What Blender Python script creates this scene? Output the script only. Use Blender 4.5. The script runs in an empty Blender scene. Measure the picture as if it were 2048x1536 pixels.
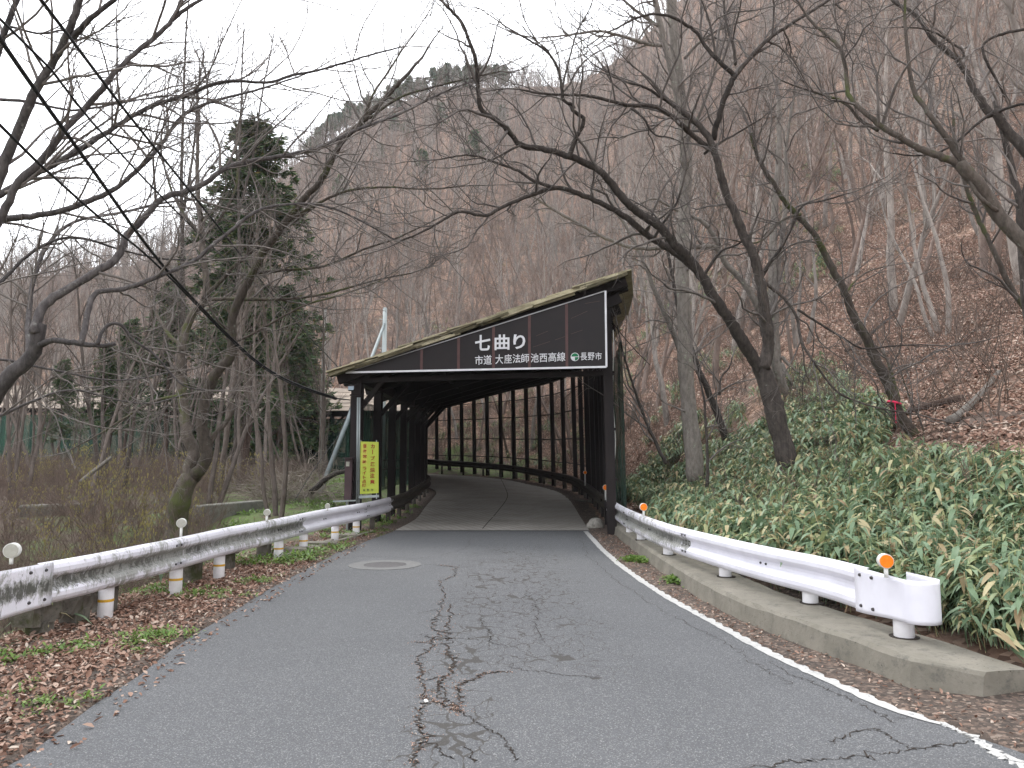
import bpy, math, random
import numpy as np
from mathutils import Vector, Matrix
random.seed(7); RNG = np.random.default_rng(7)
SC = bpy.context.scene
COL = SC.collection
# ------------------------------------------------------------------ camera
F = 1500.0; CAMH = 1.5; PITCH = math.radians(5.97)
cam = bpy.data.cameras.new('camera'); camo = bpy.data.objects.new('camera', cam); COL.objects.link(camo)
cam.sensor_width = 36.0; cam.lens = 36.0*F/2048.0; cam.clip_start = 0.05; cam.clip_end = 3000
camo.location = (0, 0, CAMH); camo.rotation_euler = (math.pi/2+PITCH, 0, 0)
SC.camera = camo
# ------------------------------------------------------------------ world: bright thin overcast
SUN_EL, SUN_AZ = 52.0, -28.0      # azimuth measured from +Y to the right
w = bpy.data.worlds.new('World'); SC.world = w; w.use_nodes = True
nt = w.node_tree; nt.nodes.clear()
sky = nt.nodes.new('ShaderNodeTexSky'); sky.sky_type = 'NISHITA'; sky.sun_disc = False
sky.sun_elevation = math.radians(SUN_EL); sky.sun_rotation = math.radians(SUN_AZ)
sky.dust_density = 3.0
tc = nt.nodes.new('ShaderNodeTexCoord')
ns = nt.nodes.new('ShaderNodeTexNoise'); ns.inputs['Scale'].default_value = 2.2; ns.inputs['Detail'].default_value = 5
nt.links.new(tc.outputs['Generated'], ns.inputs['Vector'])
mr = nt.nodes.new('ShaderNodeMapRange'); mr.inputs[1].default_value = .35; mr.inputs[2].default_value = .62
mr.inputs[3].default_value = .99; mr.inputs[4].default_value = .84
nt.links.new(ns.outputs['Fac'], mr.inputs[0])
mx = nt.nodes.new('ShaderNodeMix'); mx.data_type = 'RGBA'
nt.links.new(mr.outputs[0], mx.inputs[0]); nt.links.new(sky.outputs[0], mx.inputs[6])
mx.inputs[7].default_value = (15.0, 15.35, 15.9, 1)
bg = nt.nodes.new('ShaderNodeBackground'); bg.inputs['Strength'].default_value = 0.145
nt.links.new(mx.outputs[2], bg.inputs['Color'])
wo = nt.nodes.new('ShaderNodeOutputWorld'); nt.links.new(bg.outputs[0], wo.inputs[0])
sl = bpy.data.lights.new('sun', 'SUN'); sl.energy = 1.5; sl.angle = math.radians(18); sl.color = (1, .98, .94)
so = bpy.data.objects.new('sun', sl); COL.objects.link(so)
so.rotation_euler = (math.radians(90-SUN_EL), 0, math.radians(180-SUN_AZ))
SC.view_settings.view_transform = 'Standard'; SC.view_settings.look = 'None'
SC.view_settings.gamma = 1; SC.view_settings.use_curve_mapping = False
SC.view_settings.exposure = 0.42
SC.cycles.max_bounces = 6; SC.cycles.diffuse_bounces = 3; SC.cycles.transparent_max_bounces = 12
SC.cycles.use_denoising = True

# ------------------------------------------------------------------ helpers
def ray(px, py):
    a, b = (px-1024)/F, (768-py)/F
    c, s = math.cos(PITCH), math.sin(PITCH)
    return Vector((a, c-b*s, s+b*c))
def P(px, py, Y):
    d = ray(px, py); return Vector((0, 0, CAMH)) + d*(Y/d.y)
def G(px, py, z=0.0):
    d = ray(px, py); return Vector((0, 0, CAMH)) + d*((z-CAMH)/d.z)
def lin(*c):
    return tuple(((x/255)/12.92 if x/255 <= .04045 else ((x/255+.055)/1.055)**2.4) for x in c)

def tag(o, label=None, cat=None, group=None, kind=None):
    if label: o['label'] = label
    if cat: o['category'] = cat
    if group: o['group'] = group
    if kind: o['kind'] = kind
    return o
def link(name, me, mats=None, parent=None, smooth=False):
    o = bpy.data.objects.new(name, me); COL.objects.link(o)
    if mats is not None:
        for m in (mats if isinstance(mats, (list, tuple)) else [mats]): me.materials.append(m)
    if parent is not None: o.parent = parent
    if smooth: me.polygons.foreach_set('use_smooth', [True]*len(me.polygons))
    return o
def empty(name, loc, label=None, cat=None, group=None, kind=None):
    o = bpy.data.objects.new(name, None); COL.objects.link(o); o.location = loc; o.empty_display_size = .2
    return tag(o, label, cat, group, kind)
def fix_parent(o, root):
    o.parent = root; o.matrix_parent_inverse = Matrix.Translation(-Vector(root.location))
class MB:
    """collects world-space geometry"""
    def __init__(s): s.v = []; s.f = []; s.m = []
    def add(s, vs, fs, mi=0):
        k = len(s.v); s.v += [tuple(v) for v in vs]; s.f += [tuple(i+k for i in f) for f in fs]; s.m += [mi]*len(fs); return s
    def box(s, c, size, rz=0, rx=0, ry=0, mi=0, jit=0):
        M = Matrix.Translation(c) @ Matrix.Rotation(rz, 4, 'Z') @ Matrix.Rotation(ry, 4, 'Y') @ Matrix.Rotation(rx, 4, 'X')
        vs = []
        for x in (-.5, .5):
            for y in (-.5, .5):
                for z in (-.5, .5):
                    vs.append(M @ Vector((x*size[0]+random.uniform(-jit, jit), y*size[1]+random.uniform(-jit, jit), z*size[2]+random.uniform(-jit, jit))))
        return s.add(vs, [(0, 1, 3, 2), (4, 6, 7, 5), (0, 4, 5, 1), (2, 3, 7, 6), (0, 2, 6, 4), (1, 5, 7, 3)], mi)
    def beam(s, a, b, wd, h, up=Vector((0, 0, 1)), mi=0):
        a, b = Vector(a), Vector(b); t = (b-a).normalized(); n = t.cross(up)
        if n.length < 1e-4: n = t.cross(Vector((0, 1, 0)))
        n.normalize(); u = n.cross(t)
        vs = []
        for p in (a, b):
            for i, j in ((-1, -1), (1, -1), (1, 1), (-1, 1)): vs.append(p + n*(i*wd/2) + u*(j*h/2))
        return s.add(vs, [(3, 2, 1, 0), (4, 5, 6, 7), (0, 1, 5, 4), (1, 2, 6, 5), (2, 3, 7, 6), (3, 0, 4, 7)], mi)
    def cyl(s, a, b, r0, r1=None, n=12, mi=0):
        r1 = r0 if r1 is None else r1
        a, b = Vector(a), Vector(b); t = (b-a).normalized(); x = t.orthogonal().normalized(); y = t.cross(x)
        vs = [p + (x*math.cos(2*math.pi*i/n) + y*math.sin(2*math.pi*i/n))*r for p, r in ((a, r0), (b, r1)) for i in range(n)]
        fs = [(i, (i+1) % n, n+(i+1) % n, n+i) for i in range(n)] + [tuple(range(n-1, -1, -1)), tuple(range(n, 2*n))]
        return s.add(vs, fs, mi)
    def build(s, name, mats, parent=None, smooth=False, bevel=0):
        me = bpy.data.meshes.new(name); me.from_pydata(s.v, [], s.f)
        o = link(name, me, mats, None, smooth)
        if max(s.m or [0]): me.polygons.foreach_set('material_index', s.m)
        if parent is not None: fix_parent(o, parent)
        if bevel:
            b = o.modifiers.new('bevel', 'BEVEL'); b.width = bevel; b.segments = 2; b.limit_method = 'ANGLE'
        return o
def tubes(name, lines, mat, sides=5, parent=None, sides_of=None):
    """lines: list of (points Nx3, radii N) -> one mesh; sides by radius"""
    groups = {}
    for pts, rad in lines:
        k = sides_of(rad[0]) if sides_of else sides
        groups.setdefault(k, []).append((pts, rad))
    V, Q = [], []; off = 0
    for k, ls in groups.items():
        pts = np.concatenate([np.asarray(p, float) for p, r in ls]); rad = np.concatenate([np.asarray(r, float) for p, r in ls])
        ln = np.array([len(p) for p, r in ls]); st = np.concatenate([[0], np.cumsum(ln)[:-1]])
        pid = np.repeat(np.arange(len(ls)), ln)
        nxt = np.minimum(np.arange(len(pts))+1, (st+ln-1)[pid]); prv = np.maximum(np.arange(len(pts))-1, st[pid])
        t = pts[nxt]-pts[prv]; t /= np.linalg.norm(t, axis=1, keepdims=True)+1e-9
        d = pts[st+ln-1]-pts[st]; d /= np.linalg.norm(d, axis=1, keepdims=True)+1e-9
        ref = np.zeros_like(d); ref[np.arange(len(d)), np.argmin(np.abs(d), axis=1)] = 1
        n = np.cross(t, ref[pid]); n /= np.linalg.norm(n, axis=1, keepdims=True)+1e-9; b = np.cross(t, n)
        a = np.arange(k)*2*math.pi/k
        vv = pts[:, None, :] + rad[:, None, None]*(np.cos(a)[None, :, None]*n[:, None, :] + np.sin(a)[None, :, None]*b[:, None, :])
        V.append(vv.reshape(-1, 3))
        idx = np.setdiff1d(np.arange(len(pts)), st+ln-1, assume_unique=True)
        j = np.arange(k); j2 = (j+1) % k
        q = np.stack([idx[:, None]*k+j, idx[:, None]*k+j2, (idx[:, None]+1)*k+j2, (idx[:, None]+1)*k+j], axis=2).reshape(-1, 4)
        Q.append(q+off); off += len(pts)*k
    V = np.concatenate(V); Q = np.concatenate(Q)
    return quadmesh(name, V, Q, mat, parent)
def rawmesh(name, V, Q):
    me = bpy.data.meshes.new(name); nf = len(Q); k = Q.shape[1]
    me.vertices.add(len(V)); me.vertices.foreach_set('co', np.ascontiguousarray(V, np.float32).ravel())
    me.loops.add(nf*k); me.loops.foreach_set('vertex_index', np.ascontiguousarray(Q, np.int32).ravel())
    me.polygons.add(nf); me.polygons.foreach_set('loop_start', np.arange(nf, dtype=np.int32)*k)
    me.polygons.foreach_set('use_smooth', np.ones(nf, bool)); me.update(calc_edges=True)
    return me
def quadmesh(name, V, Q, mat, parent=None):
    o = link(name, rawmesh(name, V, Q), mat)
    if parent is not None: fix_parent(o, parent)
    return o

SRC = {}
def scatter(name, variants, pts, rot, scl, label, cat, seed=0):
    """stuff: geometry-node instances of small meshes on points"""
    c = bpy.data.collections.new(name+'_source')
    for i, me in enumerate(variants):
        c.objects.link(bpy.data.objects.new('%s_piece_%02d' % (name, i), me))
    me = bpy.data.meshes.new(name); n = len(pts)
    me.vertices.add(n); me.vertices.foreach_set('co', np.asarray(pts, np.float32).ravel())
    a = me.attributes.new('rot', 'FLOAT_VECTOR', 'POINT'); a.data.foreach_set('vector', np.asarray(rot, np.float32).ravel())
    a = me.attributes.new('scl', 'FLOAT', 'POINT'); a.data.foreach_set('value', np.asarray(scl, np.float32))
    a = me.attributes.new('pick', 'INT', 'POINT'); a.data.foreach_set('value', np.random.default_rng(seed).integers(0, len(variants), n).astype(np.int32))
    o = bpy.data.objects.new(name, me); COL.objects.link(o); tag(o, label, cat, None, 'stuff')
    g = bpy.data.node_groups.new(name, 'GeometryNodeTree')
    g.interface.new_socket('Geometry', in_out='INPUT', socket_type='NodeSocketGeometry')
    g.interface.new_socket('Geometry', in_out='OUTPUT', socket_type='NodeSocketGeometry')
    N, L = g.nodes, g.links
    gi, go = N.new('NodeGroupInput'), N.new('NodeGroupOutput')
    ip = N.new('GeometryNodeInstanceOnPoints'); ci = N.new('GeometryNodeCollectionInfo')
    ci.inputs['Collection'].default_value = c; ci.inputs['Separate Children'].default_value = True; ci.inputs['Reset Children'].default_value = True
    def attr(nm, ty):
        x = N.new('GeometryNodeInputNamedAttribute'); x.data_type = ty; x.inputs['Name'].default_value = nm
        return next(s for s in x.outputs if s.enabled and s.name == 'Attribute')
    er = N.new('FunctionNodeEulerToRotation'); L.new(attr('rot', 'FLOAT_VECTOR'), er.inputs[0])
    L.new(gi.outputs[0], ip.inputs['Points']); L.new(ci.outputs[0], ip.inputs['Instance'])
    ip.inputs['Pick Instance'].default_value = True
    L.new(attr('pick', 'INT'), ip.inputs['Instance Index']); L.new(er.outputs[0], ip.inputs['Rotation']); L.new(attr('scl', 'FLOAT'), ip.inputs['Scale'])
    L.new(ip.outputs[0], go.inputs[0])
    o.modifiers.new('scatter', 'NODES').node_group = g
    return o

# ------------------------------------------------------------------ materials
def newmat(name):
    m = bpy.data.materials.new(name); m.use_nodes = True; n = m.node_tree
    return m, n, n.nodes['Principled BSDF']
def nnoise(n, scale, detail=4, rough=.6, vec=None, dist=0):
    x = n.nodes.new('ShaderNodeTexNoise'); x.inputs['Scale'].default_value = scale; x.inputs['Detail'].default_value = detail
    x.inputs['Roughness'].default_value = rough; x.inputs['Distortion'].default_value = dist
    if vec is not None: n.links.new(vec, x.inputs['Vector'])
    return x.outputs['Fac']
def nramp(n, fac, stops):
    r = n.nodes.new('ShaderNodeValToRGB'); n.links.new(fac, r.inputs[0]); e = r.color_ramp.elements
    while len(e) < len(stops): e.new(.5)
    for i, (p, c) in enumerate(stops):
        e[i].position = p; e[i].color = (*c, 1) if len(c) == 3 else c
    return r.outputs[0]
def nmap(n, fac, a, b, c=0., d=1.):
    r = n.nodes.new('ShaderNodeMapRange'); n.links.new(fac, r.inputs[0])
    for i, v in enumerate((a, b, c, d)): r.inputs[i+1].default_value = v
    return r.outputs[0]
def nmix(n, fac, a, b, mode='MIX'):
    x = n.nodes.new('ShaderNodeMix'); x.data_type = 'RGBA'; x.blend_type = mode
    for s, v in ((0, fac), (6, a), (7, b)):
        if isinstance(v, (int, float)): x.inputs[s].default_value = v
        elif isinstance(v, tuple): x.inputs[s].default_value = (*v, 1)
        else: n.links.new(v, x.inputs[s])
    return x.outputs[2]
def nmath(n, op, a, b=0.):
    x = n.nodes.new('ShaderNodeMath'); x.operation = op
    for s, v in ((0, a), (1, b)):
        if isinstance(v, (int, float)): x.inputs[s].default_value = v
        else: n.links.new(v, x.inputs[s])
    return x.outputs[0]
def ncoord(n, scale=(1, 1, 1), kind='Object', rot=(0, 0, 0)):
    t = n.nodes.new('ShaderNodeTexCoord'); m = n.nodes.new('ShaderNodeMapping'); m.inputs['Scale'].default_value = scale
    m.inputs['Rotation'].default_value = rot
    n.links.new(t.outputs[kind], m.inputs[0]); return m.outputs[0]
def nbump(n, bsdf, h, strength=.4, dist=.02):
    b = n.nodes.new('ShaderNodeBump'); b.inputs['Strength'].default_value = strength; b.inputs['Distance'].default_value = dist
    n.links.new(h, b.inputs['Height']); n.links.new(b.outputs[0], bsdf.inputs['Normal'])
def simple(name, c0, c1=None, rough=.7, scale=6, bump=0., bscale=None, metal=0, stretch=(1, 1, 1), rnd=0., detail=5, bdist=.01):
    m, n, b = newmat(name); b.inputs['Roughness'].default_value = rough; b.inputs['Metallic'].default_value = metal
    b.inputs['Specular IOR Level'].default_value = .3
    c1 = c1 or tuple(x*.7 for x in c0); v = ncoord(n, stretch)
    f = nnoise(n, scale, detail, .65, v)
    c = nramp(n, f, [(.3, c0), (.7, c1)])
    if rnd:
        oi = n.nodes.new('ShaderNodeObjectInfo'); hs = n.nodes.new('ShaderNodeHueSaturation')
        n.links.new(c, hs.inputs['Color']); n.links.new(nmap(n, oi.outputs['Random'], 0, 1, 1-rnd, 1+rnd), hs.inputs['Value']); c = hs.outputs[0]
    n.links.new(c, b.inputs['Base Color'])
    if bump: nbump(n, b, nnoise(n, bscale or scale*3, 5, .7, v), bump, bdist)
    return m
def bark(name, c0, c1, lichen=None, lf=.55, scale=9, moss=None):
    m, n, b = newmat(name); b.inputs['Roughness'].default_value = .9; b.inputs['Specular IOR Level'].default_value = .15
    v = ncoord(n, (1, 1, .35)); f = nnoise(n, scale*2, 6, .7, v)
    c = nramp(n, f, [(.32, c0), (.68, c1)])
    if lichen: c = nmix(n, nmap(n, nnoise(n, scale, 5, .75, ncoord(n)), lf, lf+.1), c, lichen)
    if moss: c = nmix(n, nmap(n, nnoise(n, 1.6, 5, .7, ncoord(n)), .52, .64), c, moss)
    oi = n.nodes.new('ShaderNodeObjectInfo'); hs = n.nodes.new('ShaderNodeHueSaturation')
    n.links.new(c, hs.inputs['Color']); n.links.new(nmap(n, oi.outputs['Random'], 0, 1, .75, 1.25), hs.inputs['Value'])
    n.links.new(hs.outputs[0], b.inputs['Base Color']); nbump(n, b, f, .7, .03)
    return m
M = {}
M['bark_near'] = bark('bark_near', (.045, .040, .041), (.13, .118, .115), (.21, .21, .19), .6)
M['bark_dark'] = bark('bark_dark', (.03, .026, .024), (.085, .072, .064), (.17, .17, .15), .62)
M['bark_moss'] = bark('bark_moss', (.05, .042, .036), (.12, .10, .085), (.19, .20, .16), .6, moss=(.07, .08, .03))
M['bark_grey'] = bark('bark_grey', (.10, .088, .078), (.20, .18, .16), (.24, .27, .2), .6)
M['bark_cedar'] = bark('bark_cedar', (.05, .034, .028), (.12, .082, .068), None, scale=14)
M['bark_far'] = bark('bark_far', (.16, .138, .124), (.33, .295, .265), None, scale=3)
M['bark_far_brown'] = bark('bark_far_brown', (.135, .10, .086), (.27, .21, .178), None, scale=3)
M['timber'] = simple('timber', (.009, .0065, .007), (.019, .0135, .013), .75, 5, .3, 30, stretch=(1, 1, .2))
M['timber_in'] = simple('timber_in', (.008, .0065, .0065), (.018, .014, .012), .85, 4, .2, 20)
M['concrete'] = None
def concrete(name, c0, c1, moss=None, dark=(.10, .095, .085)):
    m, n, b = newmat(name); b.inputs['Roughness'].default_value = .92; b.inputs['Specular IOR Level'].default_value = .2
    v = ncoord(n); f = nnoise(n, 3, 8, .7, v); c = nramp(n, f, [(.3, c0), (.7, c1)])
    c = nmix(n, nmap(n, nnoise(n, 9, 8, .8, v), .52, .7), c, dark)
    if moss: c = nmix(n, nmap(n, nnoise(n, 2.2, 6, .75, v), .54, .66), c, moss)
    vo = n.nodes.new('ShaderNodeTexVoronoi'); vo.inputs['Scale'].default_value = 26; n.links.new(v, vo.inputs['Vector'])
    pit = nmap(n, vo.outputs['Distance'], .05, .16); pm = nmath(n, 'MAXIMUM', pit, nmap(n, nnoise(n, 7, 3, .5, v), .55, .5))
    c = nmix(n, pm, (.06, .055, .045), c)
    n.links.new(c, b.inputs['Base Color'])
    nbump(n, b, nmath(n, 'ADD', nmath(n, 'MULTIPLY', pm, .5), nnoise(n, 40, 6, .7, v)), .6, .008)
    return m
M['concrete'] = concrete('concrete', (.235, .215, .18), (.15, .14, .115))
M['concrete_old'] = concrete('concrete_old', (.19, .175, .15), (.10, .092, .08), (.06, .065, .03), (.035, .033, .028))
M['concrete_wall'] = concrete('concrete_wall', (.22, .21, .19), (.13, .13, .11), (.12, .13, .06), (.07, .07, .06))
def whitepaint(name, dirt, streak):
    m, n, b = newmat(name); b.inputs['Roughness'].default_value = .38; b.inputs['Specular IOR Level'].default_value = .4
    v = ncoord(n, (2, 2, 9) if not streak else (4, 4, 1.6)); c = nmix(n, nmap(n, nnoise(n, 3, 5, .6, ncoord(n)), .3, .75), (.78, .77, .84), (.66, .65, .71))
    if dirt:
        sx = n.nodes.new('ShaderNodeSeparateXYZ'); n.links.new(ncoord(n), sx.inputs[0])
        val = nmap(n, nmath(n, 'ABSOLUTE', nmath(n, 'SUBTRACT', sx.outputs['Z'], .475)), .03, .11, .10, -.06)
        f = nnoise(n, 2.6, 9, .8, v, .8); big = nnoise(n, 1.1, 3, .5, ncoord(n))
        k = nmath(n, 'ADD', val, nmath(n, 'ADD', nmath(n, 'MULTIPLY', f, 1), nmath(n, 'MULTIPLY', big, .35)))
        c = nmix(n, nmap(n, k, .70-dirt*.10, .80-dirt*.10, 0, .75), c, (.17, .175, .13))
        c = nmix(n, nmap(n, nmath(n, 'ADD', nnoise(n, 6, 9, .85, v, .4), nmath(n, 'ADD', val, nmath(n, 'MULTIPLY', nnoise(n, 1.3, 2, .5, ncoord(n)), .25))), .70, .755, 0, .85), c, (.055, .055, .045))
    n.links.new(c, b.inputs['Base Color']); nbump(n, b, nnoise(n, 3, 3, .5, ncoord(n)), .12, .02)
    return m
M['rail_white'] = whitepaint('rail_white', 0, False)
M['rail_mossy'] = whitepaint('rail_mossy', .75, True)
M['rail_dirty'] = whitepaint('rail_dirty', .95, True)
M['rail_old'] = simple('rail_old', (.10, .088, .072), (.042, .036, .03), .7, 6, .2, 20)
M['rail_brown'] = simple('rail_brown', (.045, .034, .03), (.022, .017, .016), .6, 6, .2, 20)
M['post_white'] = simple('post_white', (.78, .77, .80), (.62, .60, .60), .45, 5)
M['yellow_band'] = simple('yellow_band', (.62, .36, .03), (.5, .28, .03), .5)
M['bolt'] = simple('bolt', (.12, .12, .12), (.06, .05, .05), .5, 20, metal=.6)
M['orange'] = simple('orange', (.95, .25, .012), (.85, .19, .01), .25, 40, .3, 120)
M['reflector_grey'] = simple('reflector_grey', (.40, .39, .34), (.33, .32, .28), .45, 15)
M['white_plastic'] = simple('white_plastic', (.75, .74, .72), (.6, .6, .56), .5, 10)
M['sign_brown'] = simple('sign_brown', (.010, .0075, .009), (.015, .0105, .011), .5, 3, .1, 8)
M['sign_seam'] = simple('sign_seam', (.11, .055, .052), (.08, .04, .04), .6)
M['sign_white'] = simple('sign_white', (.74, .74, .77), (.60, .60, .63), .5, 6)
M['frame_grey'] = simple('frame_grey', (.42, .41, .42), (.28, .27, .28), .6, 5)
M['sign_green'] = simple('sign_green', (.0, .16, .06), (.0, .13, .05), .5)
M['sign_yellow'] = simple('sign_yellow', (.40, .46, .055), (.36, .42, .055), .5, 4)
M['sign_yellow_pale'] = simple('sign_yellow_pale', (.52, .50, .08), (.48, .46, .08), .5, 4)
M['sign_red'] = simple('sign_red', (.28, .015, .008), (.22, .012, .008), .5)
M['sign_black'] = simple('sign_black', (.03, .04, .02), (.02, .03, .02), .5)
M['steel'] = simple('steel', (.34, .37, .37), (.24, .27, .27), .5, 6, .05, metal=.3, stretch=(1, 1, .3))
M['brace'] = simple('brace', (.20, .23, .235), (.13, .155, .16), .55, 6, .05, stretch=(1, 1, .3))
M['pole_concrete'] = simple('pole_concrete', (.28, .27, .25), (.2, .19, .175), .9, 4)
M['box_brown'] = simple('box_brown', (.075, .045, .05), (.05, .03, .034), .5, 3)
M['cable'] = simple('cable', (.012, .012, .014), (.02, .02, .022), .6)
M['white_line'] = None
M['ribbon'] = simple('ribbon', (.75, .02, .10), (.6, .02, .08), .4)
M['litter_white'] = simple('litter_white', (.8, .78, .75), (.65, .62, .6), .6)
M['bag'] = simple('bag', (.42, .40, .36), (.09, .08, .07), .8, 7, .6, 14, detail=8)
M['stone'] = simple('stone', (.13, .115, .10), (.05, .045, .038), .9, 5, .7, 12)
M['lamp_glass'] = simple('lamp_glass', (.25, .3, .34), (.18, .22, .26), .1)
def leafmat(name, cols, trans=.35, rough=.45, spec=.35):
    m, n, b = newmat(name); oi = n.nodes.new('ShaderNodeObjectInfo'); g = n.nodes.new('ShaderNodeNewGeometry')
    ri = g.outputs['Random Per Island']
    r = n.nodes.new('ShaderNodeMath'); r.operation = 'FRACT'
    n.links.new(nmath(n, 'ADD', ri, oi.outputs['Random']), r.inputs[0])
    c = nramp(n, r.outputs[0], cols); n.nodes[-1]
    c = nmix(n, nmap(n, nnoise(n, .9, 3, .5, ncoord(n)), .35, .7, 0, .35), c, (.03, .045, .02), 'MIX')
    n.links.new(c, b.inputs['Base Color']); b.inputs['Roughness'].default_value = rough; b.inputs['Specular IOR Level'].default_value = spec
    t = n.nodes.new('ShaderNodeBsdfTranslucent'); n.links.new(c, t.inputs['Color'])
    mxs = n.nodes.new('ShaderNodeMixShader'); mxs.inputs[0].default_value = trans
    n.links.new(b.outputs[0], mxs.inputs[1]); n.links.new(t.outputs[0], mxs.inputs[2])
    n.links.new(mxs.outputs[0], n.nodes['Material Output'].inputs[0]); return m
M['sasa'] = leafmat('sasa', [(0, (.105, .17, .095)), (.3, (.18, .265, .15)), (.52, (.225, .315, .20)), (.62, (.28, .35, .18)), (.74, (.34, .36, .17)), (.86, (.50, .44, .25)), (1, (.30, .20, .11))], .3)
M['sasa_low'] = M['sasa']
M['weed'] = leafmat('weed', [(0, (.09, .17, .03)), (.6, (.16, .27, .05)), (1, (.22, .30, .07))], .35)
M['needle'] = leafmat('needle', [(0, (.034, .062, .030)), (.55, (.062, .105, .046)), (.85, (.105, .14, .055)), (1, (.19, .155, .065))], .15, .6, .2)
M['needle_far'] = leafmat('needle_far', [(0, (.07, .11, .065)), (.6, (.10, .155, .085)), (1, (.15, .19, .10))], .1, .7, .2)
M['dead_leaf'] = leafmat('dead_leaf', [(0, (.13, .065, .048)), (.35, (.27, .15, .11)), (.7, (.39, .25, .195)), (.9, (.50, .37, .30)), (1, (.62, .52, .44))], .12, .75, .2)
M['catkin'] = leafmat('catkin', [(0, (.22, .19, .075)), (1, (.34, .29, .12))], .2, .7, .2)

def ground_mat():
    m, n, b = newmat('hillside'); b.inputs['Roughness'].default_value = .95; b.inputs['Specular IOR Level'].default_value = .1
    v = ncoord(n)
    vo = n.nodes.new('ShaderNodeTexVoronoi'); vo.inputs['Scale'].default_value = 11; vo.inputs['Randomness'].default_value = 1
    n.links.new(v, vo.inputs['Vector'])
    sep = n.nodes.new('ShaderNodeSeparateColor'); n.links.new(vo.outputs['Color'], sep.inputs[0])
    leaf = nramp(n, sep.outputs[0], [(0, (.085, .05, .036)), (.4, (.21, .13, .094)), (.75, (.31, .205, .155)), (1, (.43, .32, .25))])
    soil = nramp(n, nnoise(n, 2.5, 8, .75, v), [(.3, (.085, .062, .052)), (.7, (.19, .145, .122))])
    c = nmix(n, nmap(n, nnoise(n, .55, 6, .7, v), .40, .56), soil, leaf)
    c = nmix(n, nmap(n, nnoise(n, .16, 5, .65, v), .55, .70, 0, .4), c, (.19, .10, .07))
    c = nmix(n, nmap(n, nnoise(n, .33, 7, .75, v), .58, .68, 0, .55), c, (.10, .115, .045))
    n.links.new(c, b.inputs['Base Color'])
    nbump(n, b, nmath(n, 'ADD', nmath(n, 'MULTIPLY', sep.outputs[1], .5), nnoise(n, 6, 8, .75, v)), .7, .05)
    return m
M['hill'] = ground_mat()
def lowland_mat():
    m, n, b = newmat('grassy_bank'); b.inputs['Roughness'].default_value = .95
    v = ncoord(n); c = nramp(n, nnoise(n, 7, 8, .8, v), [(.3, (.05, .038, .028)), (.6, (.13, .095, .07)), (.8, (.19, .15, .11))])
    
    sx = n.nodes.new('ShaderNodeSeparateXYZ'); n.links.new(v, sx.inputs[0])
    east = nmath(n, 'ADD', nnoise(n, 1.3, 7, .75, v), nmap(n, sx.outputs['X'], -13, -7, -.12, .06))
    c = nmix(n, nmap(n, east, .46, .60), c, (.10, .145, .04))
    n.links.new(c, b.inputs['Base Color']); nbump(n, b, nnoise(n, 12, 7, .8, v), .8, .05); return m
M['bank'] = lowland_mat()
def dirt_mat():
    m, n, b = newmat('verge_dirt'); b.inputs['Roughness'].default_value = .95
    v = ncoord(n); vo = n.nodes.new('ShaderNodeTexVoronoi'); vo.inputs['Scale'].default_value = 42; n.links.new(v, vo.inputs['Vector'])
    sep = n.nodes.new('ShaderNodeSeparateColor'); n.links.new(vo.outputs['Color'], sep.inputs[0])
    c = nramp(n, sep.outputs[0], [(0, (.04, .03, .024)), (.5, (.10, .07, .054)), (.85, (.19, .13, .10)), (1, (.32, .25, .20))])
    c = nmix(n, nmap(n, nnoise(n, 5, 6, .7, v), .4, .65, 0, .6), c, (.05, .042, .036))
    n.links.new(c, b.inputs['Base Color']); nbump(n, b, nmath(n, 'ADD', sep.outputs[1], nnoise(n, 30, 5, .8, v)), .9, .02); return m
M['dirt'] = dirt_mat()

# ------------------------------------------------------------------ road edges
Ledge = [G(*p) for p in ((25, 1536), (124, 1450), (248, 1376), (372, 1272), (497, 1206), (621, 1132), (700, 1094), (790, 1061))]
Ledge = [(-2.9, -25), (-2.75, -5), (-2.5, 1)] + [(v.x, v.y) for v in Ledge]
Redge = [G(*p) for p in ((1895, 1448), (1808, 1428), (1720, 1389), (1632, 1350), (1545, 1309), (1457, 1261), (1325, 1190), (1225, 1119), (1178, 1061))]
Redge = [(6.0, -25), (4.6, -5), (3.55, 1), (2.95, 3)] + [(v.x, v.y) for v in Redge]
JOINT_Y = 16.4
Lin = [(-2.52, 20), (-2.75, 24), (-2.9, 28), (-3.0, 30.5), (-3.5, 33.2), (-4.7, 36), (-6.6, 38.8), (-9.6, 41.5), (-14, 43.6), (-20, 45), (-28, 46.5), (-45, 49)]
Rin = [(1.85, 20), (2.0, 24), (2.1, 28), (2.02, 31), (1.65, 34), (1.08, 36.3), (.35, 39), (-.47, 41.3), (-2.37, 44.3), (-5.2, 47), (-9, 49), (-14, 50.3), (-20, 51.2), (-28, 52.3), (-45, 55)]
def resample(pts, n, smooth=2):
    p = np.array(pts, float)
    for _ in range(smooth):
        q = [p[0]]
        for a, b in zip(p[:-1], p[1:]): q += [a*.75+b*.25, a*.25+b*.75]
        q.append(p[-1]); p = np.array(q)
    s = np.concatenate([[0], np.cumsum(np.linalg.norm(np.diff(p, axis=0), axis=1))]); t = np.linspace(0, s[-1], n)
    return np.stack([np.interp(t, s, p[:, i]) for i in range(p.shape[1])], 1)
LI = resample([Ledge[-1]]+Lin, 60, 2); RI = resample([Redge[-1]]+Rin, 60, 2)
def ell(pts, k): return (np.array(pts) if k is None else resample(pts, k, 1))
LO = ell(Ledge, 60); RO = ell(Redge, 60)
ctr = np.concatenate([(LO+RO)/2, (LI+RI)/2])
_zs = np.array([(-50, 0), (21, 0), (24, .08), (28, .18), (32, .3), (36, .42), (40, .6), (44, .8), (47, .97), (49, 1.2), (52, 1.9)])
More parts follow.
